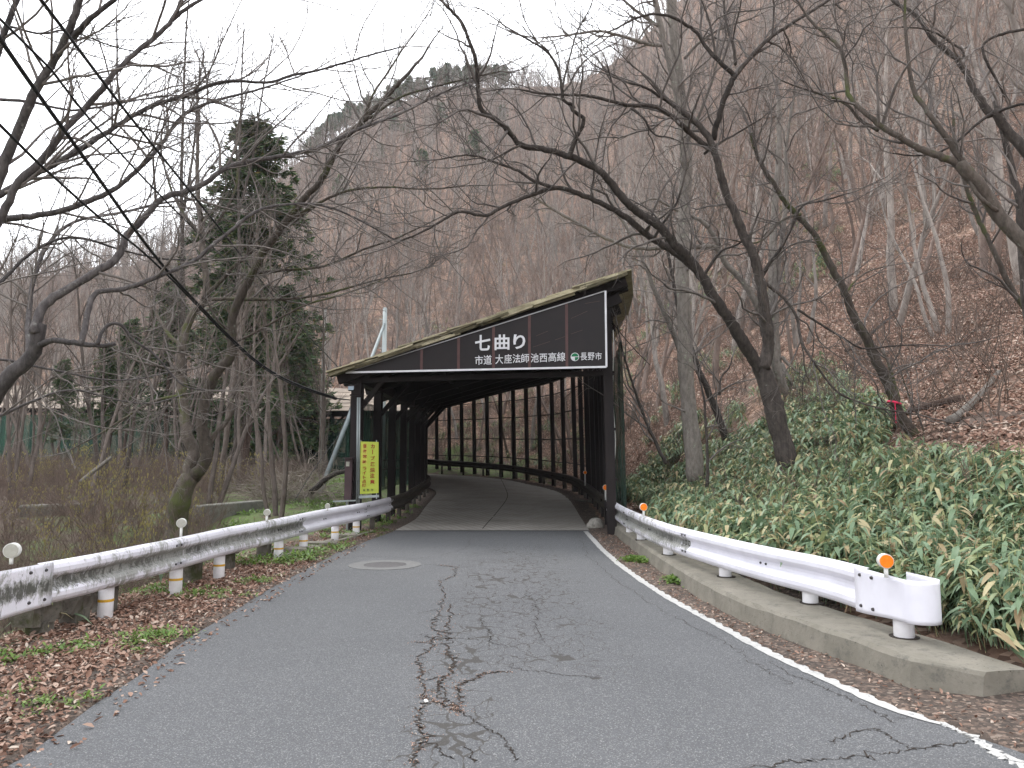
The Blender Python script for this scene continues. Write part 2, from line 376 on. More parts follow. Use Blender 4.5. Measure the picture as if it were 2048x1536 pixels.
def zroad_y(y): return np.interp(y, _zs[:, 0], _zs[:, 1])
# z on the centre line: monotone with the travelled way
cz = zroad_y(ctr[:, 1]); 
for i in range(len(cz)):
    if ctr[i, 0] < -5: cz[i] = max(cz[i-1], 0)+.016*np.linalg.norm(ctr[i]-ctr[i-1])*1.6
poly = np.concatenate([LO, LI[1:], RI[::-1], RO[::-1][1:]])
def seg_dist(x, y, line, z=None):
    """distance to a polyline and interpolated z"""
    best = np.full(x.shape, 1e9); bz = np.zeros(x.shape)
    for i in range(len(line)-1):
        a, b = line[i], line[i+1]; d = b-a; L2 = d@d+1e-9
        t = np.clip(((x-a[0])*d[0]+(y-a[1])*d[1])/L2, 0, 1)
        q = np.hypot(x-a[0]-t*d[0], y-a[1]-t*d[1]); m = q < best; best[m] = q[m]
        if z is not None: bz[m] = (z[i]+(z[i+1]-z[i])*t)[m]
    return best, bz
def inside(x, y, pg):
    r = np.zeros(x.shape, bool); j = len(pg)-1
    for i in range(len(pg)):
        xi, yi, xj, yj = *pg[i], *pg[j]
        c = ((yi > y) != (yj > y)) & (x < (xj-xi)*(y-yi)/(yj-yi+1e-12)+xi); r ^= c; j = i
    return r
def fbm(x, y, s, o=4, seed=0):
    """cheap smooth value noise"""
    out = np.zeros(x.shape); amp = 1; tot = 0
    rg = np.random.default_rng(100+seed); T = rg.random((64, 64))
    for k in range(o):
        u, v = x/s+13.7*k, y/s+7.3*k; iu, iv = np.floor(u).astype(int), np.floor(v).astype(int); fu, fv = u-iu, v-iv
        fu, fv = fu*fu*(3-2*fu), fv*fv*(3-2*fv)
        g = lambda a, b: T[a % 64, b % 64]
        out += amp*((g(iu, iv)*(1-fu)+g(iu+1, iv)*fu)*(1-fv)+(g(iu, iv+1)*(1-fu)+g(iu+1, iv+1)*fu)*fv); tot += amp; amp *= .5; s /= 2
    return out/tot-.5
# skyline of the ground (trees stand on it): pixel x -> pixel y, distance, and the foot distance
_SK = np.array([(-1500, 660, 230, 70), (-600, 620, 230, 68), (0, 570, 220, 66), (250, 540, 220, 62), (450, 440, 225, 58), (560, 345, 230, 56), (640, 285, 235, 54), (760, 222, 240, 53), (870, 178, 250, 52.5), (950, 172, 255, 51), (1100, 180, 250, 45),
                (1180, 165, 240, 38), (1250, 120, 225, 27), (1400, -10, 200, 14), (1600, -150, 175, 9), (2048, -300, 140, 7), (3500, -420, 125, 6.5), (9000, -450, 120, 6.5)], float)
_az = np.arctan((_SK[:, 0]-1024)/F); _el = []
for r_ in _SK:
    d = ray(r_[0], r_[1]); _el.append(math.atan2(d.z, math.hypot(d.x, d.y)))
_el = np.array(_el)
_az = np.concatenate([[-math.pi, -1.6], _az, [1.7, math.pi]]); _el = np.concatenate([[.05, .12], _el, [.55, .05]])
_rr = np.concatenate([[250, 240], _SK[:, 2], [140, 250]]); _rf = np.concatenate([[120, 90], _SK[:, 3], [9, 80]])
def height(x, y, detail=True):
    x = np.asarray(x, float); y = np.asarray(y, float)
    r = np.hypot(x, y); az = np.arctan2(x, y)
    el, rr, rf = np.interp(az, _az, _el), np.interp(az, _az, _rr), np.interp(az, _az, _rf)
    zr = CAMH+rr*np.tan(el)
    t = np.clip((r-rf)/(rr-rf), 0, None)
    ex = np.interp(az, [-.7, -.05, .12, .3, .6], [1.15, 1.08, 1.3, 1.5, 1.5])
    s = np.where(t < 1, t**ex, 1-(t-1)*.5)
    hill = (zr)*s
    d, zc = seg_dist(x, y, ctr, cz)
    de, _ = seg_dist(x, y, poly); ins = inside(x, y, poly); de = np.where(ins, -de, de)
    left = (x < np.interp(y, ctr[:60, 1], ctr[:60, 0])) & (y < 34)
    # valley side ground
    low = -.75*np.clip((de-1.4)/2.5, 0, 1)*np.clip((17-y)/6, 0, 1) + .55*np.clip((y-14)/7, 0, 1)*np.clip((de-.5)/1.6, 0, 1) + np.clip((y-21)/40, 0, 1)*.9
    low = low + np.where(x < -6, .25*fbm(x, y, 5, 3, 1)*2, 0)
    bank = .16*np.clip(de-1.0, 0, 5)+.10*np.clip(de-.2, 0, 1)
    bank = np.where(x > 0, bank, 0)
    azb = np.clip((az+.08)/.12, 0, 1)
    land = np.where(left, low, low*(1-azb)+(bank+zc)*azb)
    land = land + hill
    w = np.clip((de-.15)/1.6, 0, 1); w = w*w*(3-2*w)
    z = zc*(1-w)+land*w
    if detail:
        z = z + fbm(x, y, 9, 5, 3)*1.1*np.clip((de-2.5)/12, 0, 1)*np.clip((r-12)/20, .15, 1) + fbm(x, y, 26, 4, 4)*7*np.clip((r-50)/90, 0, 1)*np.clip((rr-r)/60+.6, .5, 1)
        z = z + np.abs(fbm(x+5, y, .5, 3, 5))*.06*np.clip((de-.02)/.2, 0, 1) + fbm(x, y, 1.6, 3, 6)*.18*np.clip((de-.8)/2, 0, 1)
    z = np.where(de < 0, zc-.05, np.minimum(z+.012*np.clip(de/.05, 0, 1), 1e9))
    return z
def hz(x, y): return float(height(np.array([x]), np.array([y]))[0])

# terrain
def build_terrain():
    az = np.concatenate([np.linspace(-math.pi, -1.0, 40)[:-1], np.linspace(-1.0, -.68, 30)[:-1], np.linspace(-.68, .68, 330), np.linspace(.68, 1.0, 30)[1:], np.linspace(1.0, math.pi, 40)[1:-1]])
    rr = np.concatenate([[.3, 1.2, 2.2], np.geomspace(3.0, 420, 200), [470]])
    A, R = np.meshgrid(az, rr, indexing='ij'); X, Y = R*np.sin(A), R*np.cos(A)
    Z = height(X.ravel(), Y.ravel()).reshape(X.shape)
    na, nr = X.shape; V = np.stack([X, Y, Z], 2).reshape(-1, 3)
    i, j = np.meshgrid(np.arange(na), np.arange(nr-1), indexing='ij'); i2 = (i+1) % na
    Q = np.stack([i*nr+j, i*nr+j+1, i2*nr+j+1, i2*nr+j], 2).reshape(-1, 4)
    o = quadmesh('hillside_terrain', V, Q, [M['hill'], M['bank'], M['dirt']])
    cx = V[Q[:, :], 0].mean(1); cy = V[Q[:, :], 1].mean(1)
    de, _ = seg_dist(cx, cy, poly)
    az_ = np.arctan2(cx, cy); r_ = np.hypot(cx, cy); rf = np.interp(az_, _az, _rf)
    mi = np.where((r_ < rf+2+fbm(cx, cy, 4, 3, 8)*6) & (az_ < .05) & (de > .9), 1, 0)
    mi = np.where((de < 1.25+fbm(cx, cy, .8, 3, 9)*.5) & (cy < 17.5), 2, mi)
    mi = np.where((de < .5) & (cy >= 16), 2, mi)
    o.data.polygons.foreach_set('material_index', mi.astype(np.int32))
    tag(o, 'wooded mountain slope and roadside ground covered in brown fallen leaves', 'hillside', None, 'structure')
build_terrain()

# road sheets
def strip(name, A, B, za, mat, dz=0., n=8, jit=0.):
    nA = len(A); V = []
    for i in range(nA):
        for k in range(n+1):
            p = A[i]*(1-k/n)+B[i]*(k/n)
            q = p + (RNG.uniform(-jit, jit, 2) if k in (0, n) else 0)
            V.append((q[0], q[1], za[i]+dz))
    Q = [(i*(n+1)+k, i*(n+1)+k+1, (i+1)*(n+1)+k+1, (i+1)*(n+1)+k) for i in range(nA-1) for k in range(n)]
    return quadmesh(name, np.array(V), np.array(Q), mat)
def asphalt_mat():
    m, n, b = newmat('asphalt'); b.inputs['Roughness'].default_value = .82; b.inputs['Specular IOR Level'].default_value = .35
    v = ncoord(n); base = nramp(n, nnoise(n, .7, 6, .65, v), [(.3, (.088, .091, .098)), (.7, (.116, .119, .126))])
    # darker strip where the patch meets the edge line, long faint wheel tracks
    base = nmix(n, nmap(n, nnoise(n, 2.7, 7, .7, v), .52, .68, 0, .35), base, (.085, .084, .088))
    wv = nnoise(n, 1.0, 4, .6, ncoord(n, (2.2, .12, 1)))
    base = nmix(n, nmap(n, wv, .35, .65, 0, .30), base, (.125, .126, .133))
    vo = n.nodes.new('ShaderNodeTexVoronoi'); vo.inputs['Scale'].default_value = 165; n.links.new(v, vo.inputs['Vector'])
    sep = n.nodes.new('ShaderNodeSeparateColor'); n.links.new(vo.outputs['Color'], sep.inputs[0])
    c = nmix(n, nmap(n, sep.outputs[0], .0, 1., 0, .9), base, (.06, .06, .063))
    c = nmix(n, nmap(n, sep.outputs[1], .80, 1.0, 0, .85), c, (.235, .235, .23))
    # alligator cracking in the middle of the road
    wx = n.nodes.new('ShaderNodeTexNoise'); wx.inputs['Scale'].default_value = 6; n.links.new(v, wx.inputs['Vector'])
    vv = n.nodes.new('ShaderNodeVectorMath'); vv.operation = 'MULTIPLY_ADD'; n.links.new(wx.outputs['Color'], vv.inputs[0]); vv.inputs[1].default_value = (.22, .22, 0); n.links.new(v, vv.inputs[2])
    ve = n.nodes.new('ShaderNodeTexVoronoi'); ve.feature = 'DISTANCE_TO_EDGE'; ve.inputs['Scale'].default_value = 6.5
    mp = n.nodes.new('ShaderNodeMapping'); mp.inputs['Scale'].default_value = (1, .55, 1); n.links.new(vv.outputs[0], mp.inputs[0]); n.links.new(mp.outputs[0], ve.inputs['Vector'])
    sx = n.nodes.new('ShaderNodeSeparateXYZ'); n.links.new(v, sx.inputs[0])
    def band(cx, wdt, lo, hi, k):
        a = nmath(n, 'ABSOLUTE', nmath(n, 'SUBTRACT', sx.outputs['X'], cx)); fx = nmap(n, a, wdt*.35, wdt, 1, 0)
        fy = nmath(n, 'MINIMUM', nmap(n, sx.outputs['Y'], lo, lo+1, 0, 1), nmap(n, sx.outputs['Y'], hi-2.5, hi, 1, 0))
        return nmath(n, 'MULTIPLY', nmath(n, 'MULTIPLY', fx, fy), k)
    msk = nmath(n, 'MAXIMUM', band(.12, .95, 5.2, 14.5, 1.), band(-.36, .30, 2.2, 13, 1.7))
    msk = nmath(n, 'MULTIPLY', msk, nmap(n, nnoise(n, 1.6, 4, .6, v), .36, .60))
    ck = nmath(n, 'LESS_THAN', ve.outputs['Distance'], nmath(n, 'MULTIPLY', msk, .040))
    c = nmix(n, nmath(n, 'MULTIPLY', ck, .8), c, (.04, .035, .03))
    n.links.new(c, b.inputs['Base Color'])
    h = nmath(n, 'SUBTRACT', sep.outputs[2], nmath(n, 'MULTIPLY', ck, 3))
    nbump(n, b, h, .55, .004)
    return m
M['asphalt'] = asphalt_mat()
def slab_mat():
    m, n, b = newmat('road_concrete'); b.inputs['Roughness'].default_value = .85
    v = ncoord(n); c = nramp(n, nnoise(n, 1.2, 7, .7, v), [(.3, (.34, .318, .285)), (.7, (.44, .415, .38))])
    c = nmix(n, nmap(n, nnoise(n, 60, 3, .7, v), .3, .8, 0, .5), c, (.12, .10, .085))
    # broom grooves across the lane
    wv = n.nodes.new('ShaderNodeTexWave'); wv.inputs['Scale'].default_value = 2.2; wv.inputs['Distortion'].default_value = 1.2; wv.bands_direction = 'DIAGONAL'
    n.links.new(ncoord(n, (1, 1.2, 1), rot=(0, 0, .5)), wv.inputs['Vector'])
    c = nmix(n, nmap(n, wv.outputs['Fac'], .0, .35, .3, 0), c, (.1, .085, .075))
    c = nmix(n, nmap(n, nnoise(n, .8, 6, .7, v), .48, .68, 0, .4), c, (.16, .14, .12))
    n.links.new(c, b.inputs['Base Color']); nbump(n, b, wv.outputs['Fac'], .35, .01); return m
M['slab'] = slab_mat()
asp = strip('road', LO, RO, cz[:60], M['asphalt'], 0, 8, .03); tag(asp, 'cracked grey asphalt road leading into the rock shed', 'road', None, 'structure')
slab = strip('shed_road', LI, RI, cz[60:], M['slab'], .006, 8); tag(slab, 'brownish grooved concrete road inside the rock shed curving left', 'road', None, 'structure')
# seam between lanes inside the shed, as a recessed dark line
def ribbon(mb, pts, wd, z, jit=.0, sub=4, taper=True, zf=None):
    p = np.array([(q[0], q[1]) for q in pts], float); q = [p[0]]
    for a, b in zip(p[:-1], p[1:]):
        L = np.linalg.norm(b-a)
        for k in range(1, sub+1):
            c = a+(b-a)*k/sub
            if jit and k < sub: c = c+np.random.default_rng(int(abs(c[0]*1e4+c[1]*1e3)) % 99991).normal(0, jit*min(1, L*3), 2)
            q.append(c)
    q = np.array(q); t = np.gradient(q, axis=0); t /= np.linalg.norm(t, axis=1, keepdims=True)+1e-9; nn = np.stack([-t[:, 1], t[:, 0]], 1)
    k0 = len(mb.v); N = len(q)
    ww = wd*(.35+.9*RNG.random(N)) if jit else np.full(N, wd)
    if taper: ww = ww*np.clip(np.minimum(np.arange(N), N-1-np.arange(N))/3, .15, 1)
    for i in range(N):
        zz = z + (zf(q[i][1]) if zf else 0)
        mb.v += [(q[i][0]+nn[i][0]*ww[i]/2, q[i][1]+nn[i][1]*ww[i]/2, zz), (q[i][0]-nn[i][0]*ww[i]/2, q[i][1]-nn[i][1]*ww[i]/2, zz)]
    for i in range(N-1): mb.f.append((k0+2*i, k0+2*i+1, k0+2*i+3, k0+2*i+2)); mb.m.append(0)
    return q
M['crack'] = simple('crack', (.022, .018, .016), (.045, .035, .028), 1, 20)
mb = MB()
sm = [(965, 1058), (985, 1035), (1005, 1012), (1016, 997), (1014, 988), (1003, 979), (985, 969), (955, 960)]
pts = []
for a, b in sm:
    g = G(a, b, 0)
    for _ in range(4): g = G(a, b, float(zroad_y(g.y)))
    pts.append((g.x, g.y))
ribbon(mb, resample(pts, 40), .022, .011, 0, 1, False, zf=lambda y: float(zroad_y(y)))
ribbon(mb, [(LI[0][0]+.02, LI[0][1]), (RI[0][0], RI[0][1])], .016, .013, .01, 24, False)
mb.build('slab_seam', M['crack'], slab)

Z6 = lambda x, y: (500+x/2.56, 1050+y/2.56)
Z3 = lambda x, y: (1150+x/2.2806, 900+y/2.2806)
cr = []
for w_, f_, ps in (
    (.022, Z6, [(830, 1240), (860, 1150), (905, 1085), (850, 1010), (895, 940), (892, 860), (872, 760), (862, 690), (930, 620), (960, 560), (930, 500), (970, 450), (1000, 370), (975, 290), (1050, 262), (1055, 215), (960, 205)]),
    (.03, Z6, [(1082, 960), (1030, 945), (965, 850), (985, 790), (1035, 750), (1045, 700), (1000, 640), (1010, 560), (1020, 500), (1020, 400)]),
    (.028, Z6, [(1082, 960), (1060, 930), (1078, 860), (1055, 825), (1150, 790), (1200, 760), (1340, 752)]),
    (.012, Z6, [(1082, 960), (1160, 1010), (1220, 1050), (1300, 1090), (1340, 1160), (1372, 1215)]),
    (.010, Z6, [(1320, 700), (1390, 745), (1500, 750), (1600, 770), (1700, 775), (1790, 785)]),
    (.012, Z6, [(1400, 350), (1450, 380), (1480, 440), (1460, 520), (1490, 570), (1508, 608)]),
    (.012, Z6, [(1190, 470), (1210, 520), (1230, 570), (1225, 600), (1320, 625)]),
    (.012, Z6, [(890, 200), (980, 210), (1060, 217), (1160, 213)]),
    (.010, Z6, [(350, 222), (420, 180), (560, 160), (720, 165), (860, 172), (950, 160)]),
    (.010, Z6, [(360, 235), (520, 232), (700, 232), (880, 222)]),
    (.010, Z6, [(1130, 70), (1115, 110), (1060, 135), (950, 160)]),
    (.009, Z6, [(1380, 150), (1430, 190), (1500, 220), (1700, 235), (1800, 240)]),
    (.009, Z6, [(1400, 355), (1500, 340), (1700, 345), (1960, 362)]),
    (.02, Z6, [(895, 880), (940, 900), (1010, 925), (1070, 935)]),
    (.012, Z6, [(870, 560), (950, 590), (1050, 580), (1180, 590)]),
    (.010, Z6, [(860, 455), (920, 440), (960, 430)]),
    (.016, Z6, [(830, 600), (930, 602)]),
    (.012, Z6, [(900, 800), (960, 780), (985, 830), (1000, 890)]),
    (.014, Z6, [(850, 1100), (930, 1120), (1000, 1180), (1050, 1200)]),
    (.010, Z6, [(1080, 1130), (1140, 1160), (1160, 1230)]),
    (.014, Z3, [(760, 1452), (950, 1425), (1150, 1415), (1400, 1390), (1600, 1360), (1800, 1335)]),
    (.012, Z3, [(1150, 1345), (1230, 1300), (1370, 1270), (1440, 1310), (1530, 1370)]),
    (.008, Z3, [(20, 400), (60, 490), (200, 600), (400, 730), (600, 840), (720, 890), (800, 960), (900, 1020), (1000, 1075)]),
    (.009, Z3, [(800, 850), (960, 960), (1090, 990), (1180, 1060), (1260, 1080), (1360, 1130)]),
    (.009, Z3, [(860, 950), (1000, 1030), (1100, 1070), (1190, 1110), (1300, 1160), (1400, 1210), (1460, 1250)]),
    (.010, Z3, [(650, 775), (760, 830), (880, 880), (960, 955)]),
    (.009, Z3, [(1450, 1220), (1600, 1222), (1720, 1245), (1790, 1250)])):
    cr.append((w_, [G(*f_(*p)) for p in ps]))
mb = MB(); crackpts = []
for w_, ps in cr:
    q = ribbon(mb, ps, w_*.7, .003, .024, 14); crackpts += [(a[0], a[1], w_) for a in q]
o = mb.build('road_cracks', M['crack'], asp); o['kind'] = 'stuff'

def line_mat():
    m, n, b = newmat('road_paint'); b.inputs['Roughness'].default_value = .7
    v = ncoord(n); c = nmix(n, nmap(n, nnoise(n, 14, 7, .8, v), .35, .65), (.50, .49, .47), (.34, .335, .325))
    c = nmix(n, nmap(n, nnoise(n, 16, 9, .85, v), .555, .60), c, (.14, .14, .145))
    n.links.new(c, b.inputs['Base Color']); return m
M['white_line'] = line_mat()
def wobble_strip(name, pts, wd, z, mat, label, jit=.008):
    q = resample(pts, 160, 1); t = np.gradient(q, axis=0); t /= np.linalg.norm(t, axis=1, keepdims=True); nn = np.stack([-t[:, 1], t[:, 0]], 1)
    A = q+nn*(wd/2+RNG.normal(0, jit*.5, (160, 1))); B = q-nn*(wd/2+RNG.normal(0, jit*.5, (160, 1)))
    o = strip(name, A, B, np.full(160, z), mat, 0, 1)
    return tag(o, label, 'road marking', None, 'structure')
wl = [G(*p) for p in ((1905, 1447), (1808, 1422), (1720, 1382), (1632, 1343), (1545, 1303), (1457, 1255), (1325, 1185), (1225, 1115), (1176, 1063))]
wobble_strip('edge_line', [(v.x-.05, v.y) for v in wl], .10, .0045, M['white_line'], 'worn white painted line along the right edge of the asphalt')
mb = MB()
for i in range(26):
    t = (i+.5)/26; g = G(1890+t*190, 1440+t*110); mb.box((g.x-.02+random.uniform(-.03, .03), g.y, .003), (random.uniform(.02, .09), random.uniform(.01, .045), .004), rz=random.uniform(0, 3), jit=.008)
o = mb.build('faded_edge_line', M['white_line']); tag(o, 'crumbled remains of the white edge line beside the kerb end', 'road marking', None, 'structure')
dl = [G(*p) for p in ((612, 1112), (650, 1096), (700, 1078), (742, 1068))]
wobble_strip('left_edge_line', [(v.x+.16, v.y) for v in dl], .10, .008, M['white_line'], 'short white painted line at the left edge near the shed entrance')

# concrete gutter slabs by the left posts near the shed
mb = MB()
for (a, b) in (((560, 1118), (690, 1075)), ((600, 1108), (745, 1066))):
    g0, g1 = G(*a), G(*b); mb.beam((g0.x, g0.y, .02), (g1.x, g1.y, .02), .09, .07)
o = mb.build('gutter_edge', M['concrete'], bevel=.01); tag(o, 'two low concrete gutter edges beside the left guardrail posts', 'gutter')
for i, (a, b, s_) in enumerate((((583, 1106), (.62, .4), 0), ((640, 1093), (.6, .36), 1), ((686, 1077), (.5, .34), 2))):
    g = G(*a); mb = MB(); mb.box((g.x, g.y, .03), (b[0], b[1], .13), rz=.25, jit=.015)
    o = mb.build('post_footing', M['concrete'], bevel=.015)
    tag(o, 'pale concrete footing slab under the %s white guardrail post before the shed' % ('third last', 'second last', 'last')[i], 'concrete footing', 'concrete footings of the left guardrail')

# manhole
g = G(770, 1130); mh = empty('manhole', (g.x, g.y, 0), 'round iron manhole cover in a pale concrete ring in the left lane', 'manhole')
def disc(r0, r1, z0, z1, n=48, c=(0, 0)):
    mb = MB(); vs = []
    for r, z in ((r0, z0), (r0, z1), (r1, z1), (r1, z0)):
        vs += [(c[0]+r*math.cos(2*math.pi*i/n), c[1]+r*math.sin(2*math.pi*i/n), z) for i in range(n)]
    fs = [(k*n+i, k*n+(i+1) % n, (k+1)*n+(i+1) % n, (k+1)*n+i) for k in range(3) for i in range(n)]
    if r0 < 1e-3: fs = fs
    return mb.add(vs, fs)
M['ring_concrete'] = simple('ring_concrete', (.165, .163, .16), (.125, .124, .122), .9, 12, .4, 60)
M['iron'] = simple('iron', (.10, .095, .10), (.06, .055, .055), .6, 25, .8, 90, metal=.2)
disc(.31, .53, -.02, .006, c=(g.x, g.y)).build('ring', M['ring_concrete'], mh)
disc(.0, .30, -.02, .004, c=(g.x, g.y)).build('cover', M['iron'], mh)
for k, (px, py) in enumerate(((918, 981), (881, 963))):
    g = ((-2.26, 32.0), (-3.6, 38.0))[k]; g = Vector((*g, 0)); z = float(zroad_y(g.y))
    o = disc(0, .3, z-.02, z+.012, c=(g.x, g.y)).build('small_manhole', M['iron']); tag(o, ('dark round manhole cover in the road inside the shed', 'thin dark manhole cover farther in by the inner bend')[k], 'manhole')

# ------------------------------------------------------------------ guardrails
PROF = [(.0, .175), (.022, .172), (.045, .150), (.058, .120), (.058, .085), (.045, .062), (.004, .028), (.0, .0), (.004, -.028), (.045, -.062), (.058, -.085), (.058, -.120), (.045, -.150), (.022, -.172), (.0, -.175)]
def sweep(path, zf, prof, side, th=.006):
    """path Nx2, side +1: profile bulges to the left normal"""
    q = np.array(path); t = np.gradient(q, axis=0); t /= np.linalg.norm(t, axis=1, keepdims=True)+1e-9; nn = np.stack([-t[:, 1], t[:, 0]], 1)*side
    loop = prof + [(a-th, b) for a, b in reversed(prof)]; k = len(loop); vs = []; fs = []
    for i in range(len(q)):
        sc = zf(i)[1]
        for a, b in loop: vs.append((q[i][0]+nn[i][0]*a, q[i][1]+nn[i][1]*a, zf(i)[0]+b*sc))
    for i in range(len(q)-1):
        for j in range(k): fs.append((i*k+j, i*k+(j+1) % k, (i+1)*k+(j+1) % k, (i+1)*k+j))
    fs += [tuple(range(k)), tuple(range((len(q)-1)*k, len(q)*k))[::-1]]
    return MB().add(vs, fs)
ZT = .66
def railpt(px, py, zt): g = G(px, py, zt); return (g.x, g.y)
Rr = [railpt(*p, ZT) for p in ((1738, 1136), (1654, 1115), (1531, 1093), (1422, 1069), (1330, 1047), (1255, 1018))] + [(2.22, 16.5), (2.42, 20), (2.55, 24), (2.62, 28), (2.5, 31.5), (2.1, 34.7), (1.5, 37.2), (.8, 39.6), (0, 41.9), (-1.9, 44.9), (-4.9, 47.7), (-8.8, 49.7), (-14, 51)]
Lr = [railpt(*p, ZT) for p in ((75, 1127), (166, 1112), (248, 1096), (364, 1074), (455, 1054), (546, 1039), (646, 1018), (727, 1006))] + [(-2.98, 18), (-3.0, 21), (-3.1, 25), (-3.22, 29), (-3.4, 31.5), (-4.0, 34), (-5.2, 36.6), (-7.2, 39.4), (-10, 41.9)]
def build_rail(path, side, splits, mats, label, beamz, cat='guardrail'):
    q = resample(path, 260, 2); s = np.concatenate([[0], np.cumsum(np.linalg.norm(np.diff(q, axis=0), axis=1))])
    zz = np.interp(q[:, 1], _zs[:, 0], _zs[:, 1])+beamz
    root = empty('guardrail', (q[0][0], q[0][1], 0), label, cat)
    cuts = [0]+splits+[s[-1]+1]
    for i in range(len(cuts)-1):
        a = max(0, np.searchsorted(s, cuts[i])-1); b = np.searchsorted(s, cuts[i+1])+ (1 if i < len(cuts)-2 else 0)
        seg = q[a:b+1]; zs = zz[a:b+1]; e = i % 2*.004
        off = seg
        sweep(off, lambda k: (zs[k], 1-e), PROF, side).build('rail_beam', mats[min(i, len(mats)-1)], root, smooth=False)
    return root, q, s, zz
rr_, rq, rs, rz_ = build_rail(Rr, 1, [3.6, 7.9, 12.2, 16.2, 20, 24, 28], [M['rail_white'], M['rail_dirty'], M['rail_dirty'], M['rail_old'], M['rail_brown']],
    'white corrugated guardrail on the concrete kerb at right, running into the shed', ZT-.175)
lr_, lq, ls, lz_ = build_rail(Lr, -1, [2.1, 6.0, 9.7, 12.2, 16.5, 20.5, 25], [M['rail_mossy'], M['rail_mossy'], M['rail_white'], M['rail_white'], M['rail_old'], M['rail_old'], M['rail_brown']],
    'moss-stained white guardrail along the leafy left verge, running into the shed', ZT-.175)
def post(root, x, y, z0, z1, mat, r=.07, band=True, lean=0):
    p = MB().cyl((x, y, z0-.3), (x, y, z1), r, n=20).build('post', mat, root, True)
    if band:
        b = MB().cyl((x, y, z0+.17), (x, y, z0+.195), r+.0025, n=20).build('band', M['yellow_band'], p); b.matrix_parent_inverse = p.matrix_parent_inverse.copy() if False else Matrix.Translation(-Vector(root.location))
        b.matrix_parent_inverse = Matrix.Identity(4)
        b.matrix_parent_inverse = (Matrix.Identity(4))
    return p
def bolts(root, q, s, zz, at, side, rows=(.0,), dx=(-.05, .05), mat=None):
    for a in at:
        mb = MB()
        for d in dx:
            for h in rows:
                i = np.searchsorted(s, a+d); i = min(max(i, 1), len(q)-2); f = (a+d-s[i-1])/(s[i]-s[i-1]+1e-9)
                p = q[i-1]*(1-f)+q[i]*f; t = (q[i]-q[i-1]); t = t/np.linalg.norm(t); nn = np.array((-t[1], t[0]))*side
                o_ = .058 if abs(h) > .04 else .002
                mb = MB(); c = Vector((p[0]+nn[0]*(o_), p[1]+nn[1]*o_, zz[i]+h)); mb.cyl(c-Vector((nn[0], nn[1], 0))*.004, c+Vector((nn[0], nn[1], 0))*.012, .013, .010, 8); mb.build('bolt', mat or M['bolt'], root)
def at(q, s, a):
    return np.array([np.interp(a, s, q[:, 0]), np.interp(a, s, q[:, 1])])
SOCK = []
# right posts by their pixel
for (px, py) in ((1575, 1205), (1440, 1152), (1350, 1108), (1295, 1080)):
    g = G(px, py, .2); i = np.argmin(np.abs(rq[:, 1]-g.y)); post(rr_, rq[i][0]+.075, rq[i][1], .18, .56, M['post_white'], band=False); SOCK.append((rq[i][0]+.085, rq[i][1]))
for k in range(16):
    y = 14.4+k*1.9
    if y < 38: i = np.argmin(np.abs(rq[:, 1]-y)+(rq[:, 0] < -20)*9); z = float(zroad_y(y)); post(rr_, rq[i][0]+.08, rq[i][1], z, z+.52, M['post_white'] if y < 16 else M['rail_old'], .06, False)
    else:
        i = min(int(150+(k-13)*8), 259); 
for a in np.arange(26.0, rs[-1]-1, 1.9):
    p = at(rq, rs, a); z = float(zroad_y(p[1]))
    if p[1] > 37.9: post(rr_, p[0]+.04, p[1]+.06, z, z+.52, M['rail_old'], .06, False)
bolts(rr_, rq, rs, rz_, [1.65, 5.6, 10], 1, (-.0,))
bolts(rr_, rq, rs, rz_, [3.6, 7.9], 1, (.1, .03, -.03, -.1), (-.06, .05))
for (px, py) in ((207, 1236), (346, 1193), (447, 1160), (530, 1120), (590, 1103), (646, 1083), (684, 1072)):
    g = G(px, py, 0); i = np.argmin(np.abs(lq[:, 1]-g.y)); p = post(lr_, lq[i][0]-.075, lq[i][1], .0, .58, M['post_white'], band=True)
for a in np.arange(10.6, ls[-1]-.5, 1.9):
    p = at(lq, ls, a)
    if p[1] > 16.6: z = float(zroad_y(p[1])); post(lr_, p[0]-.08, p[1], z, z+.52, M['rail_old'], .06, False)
bolts(lr_, lq, ls, lz_, [5.2, 7.4, 9.2], -1, (0,))
bolts(lr_, lq, ls, lz_, [2.1, 6.0], -1, (.1, -.1), (-.06, .05))
bolts(lr_, lq, ls, lz_, [9.7, 12.2], -1, (.1, .03, -.03, -.1), (-.06, .05))
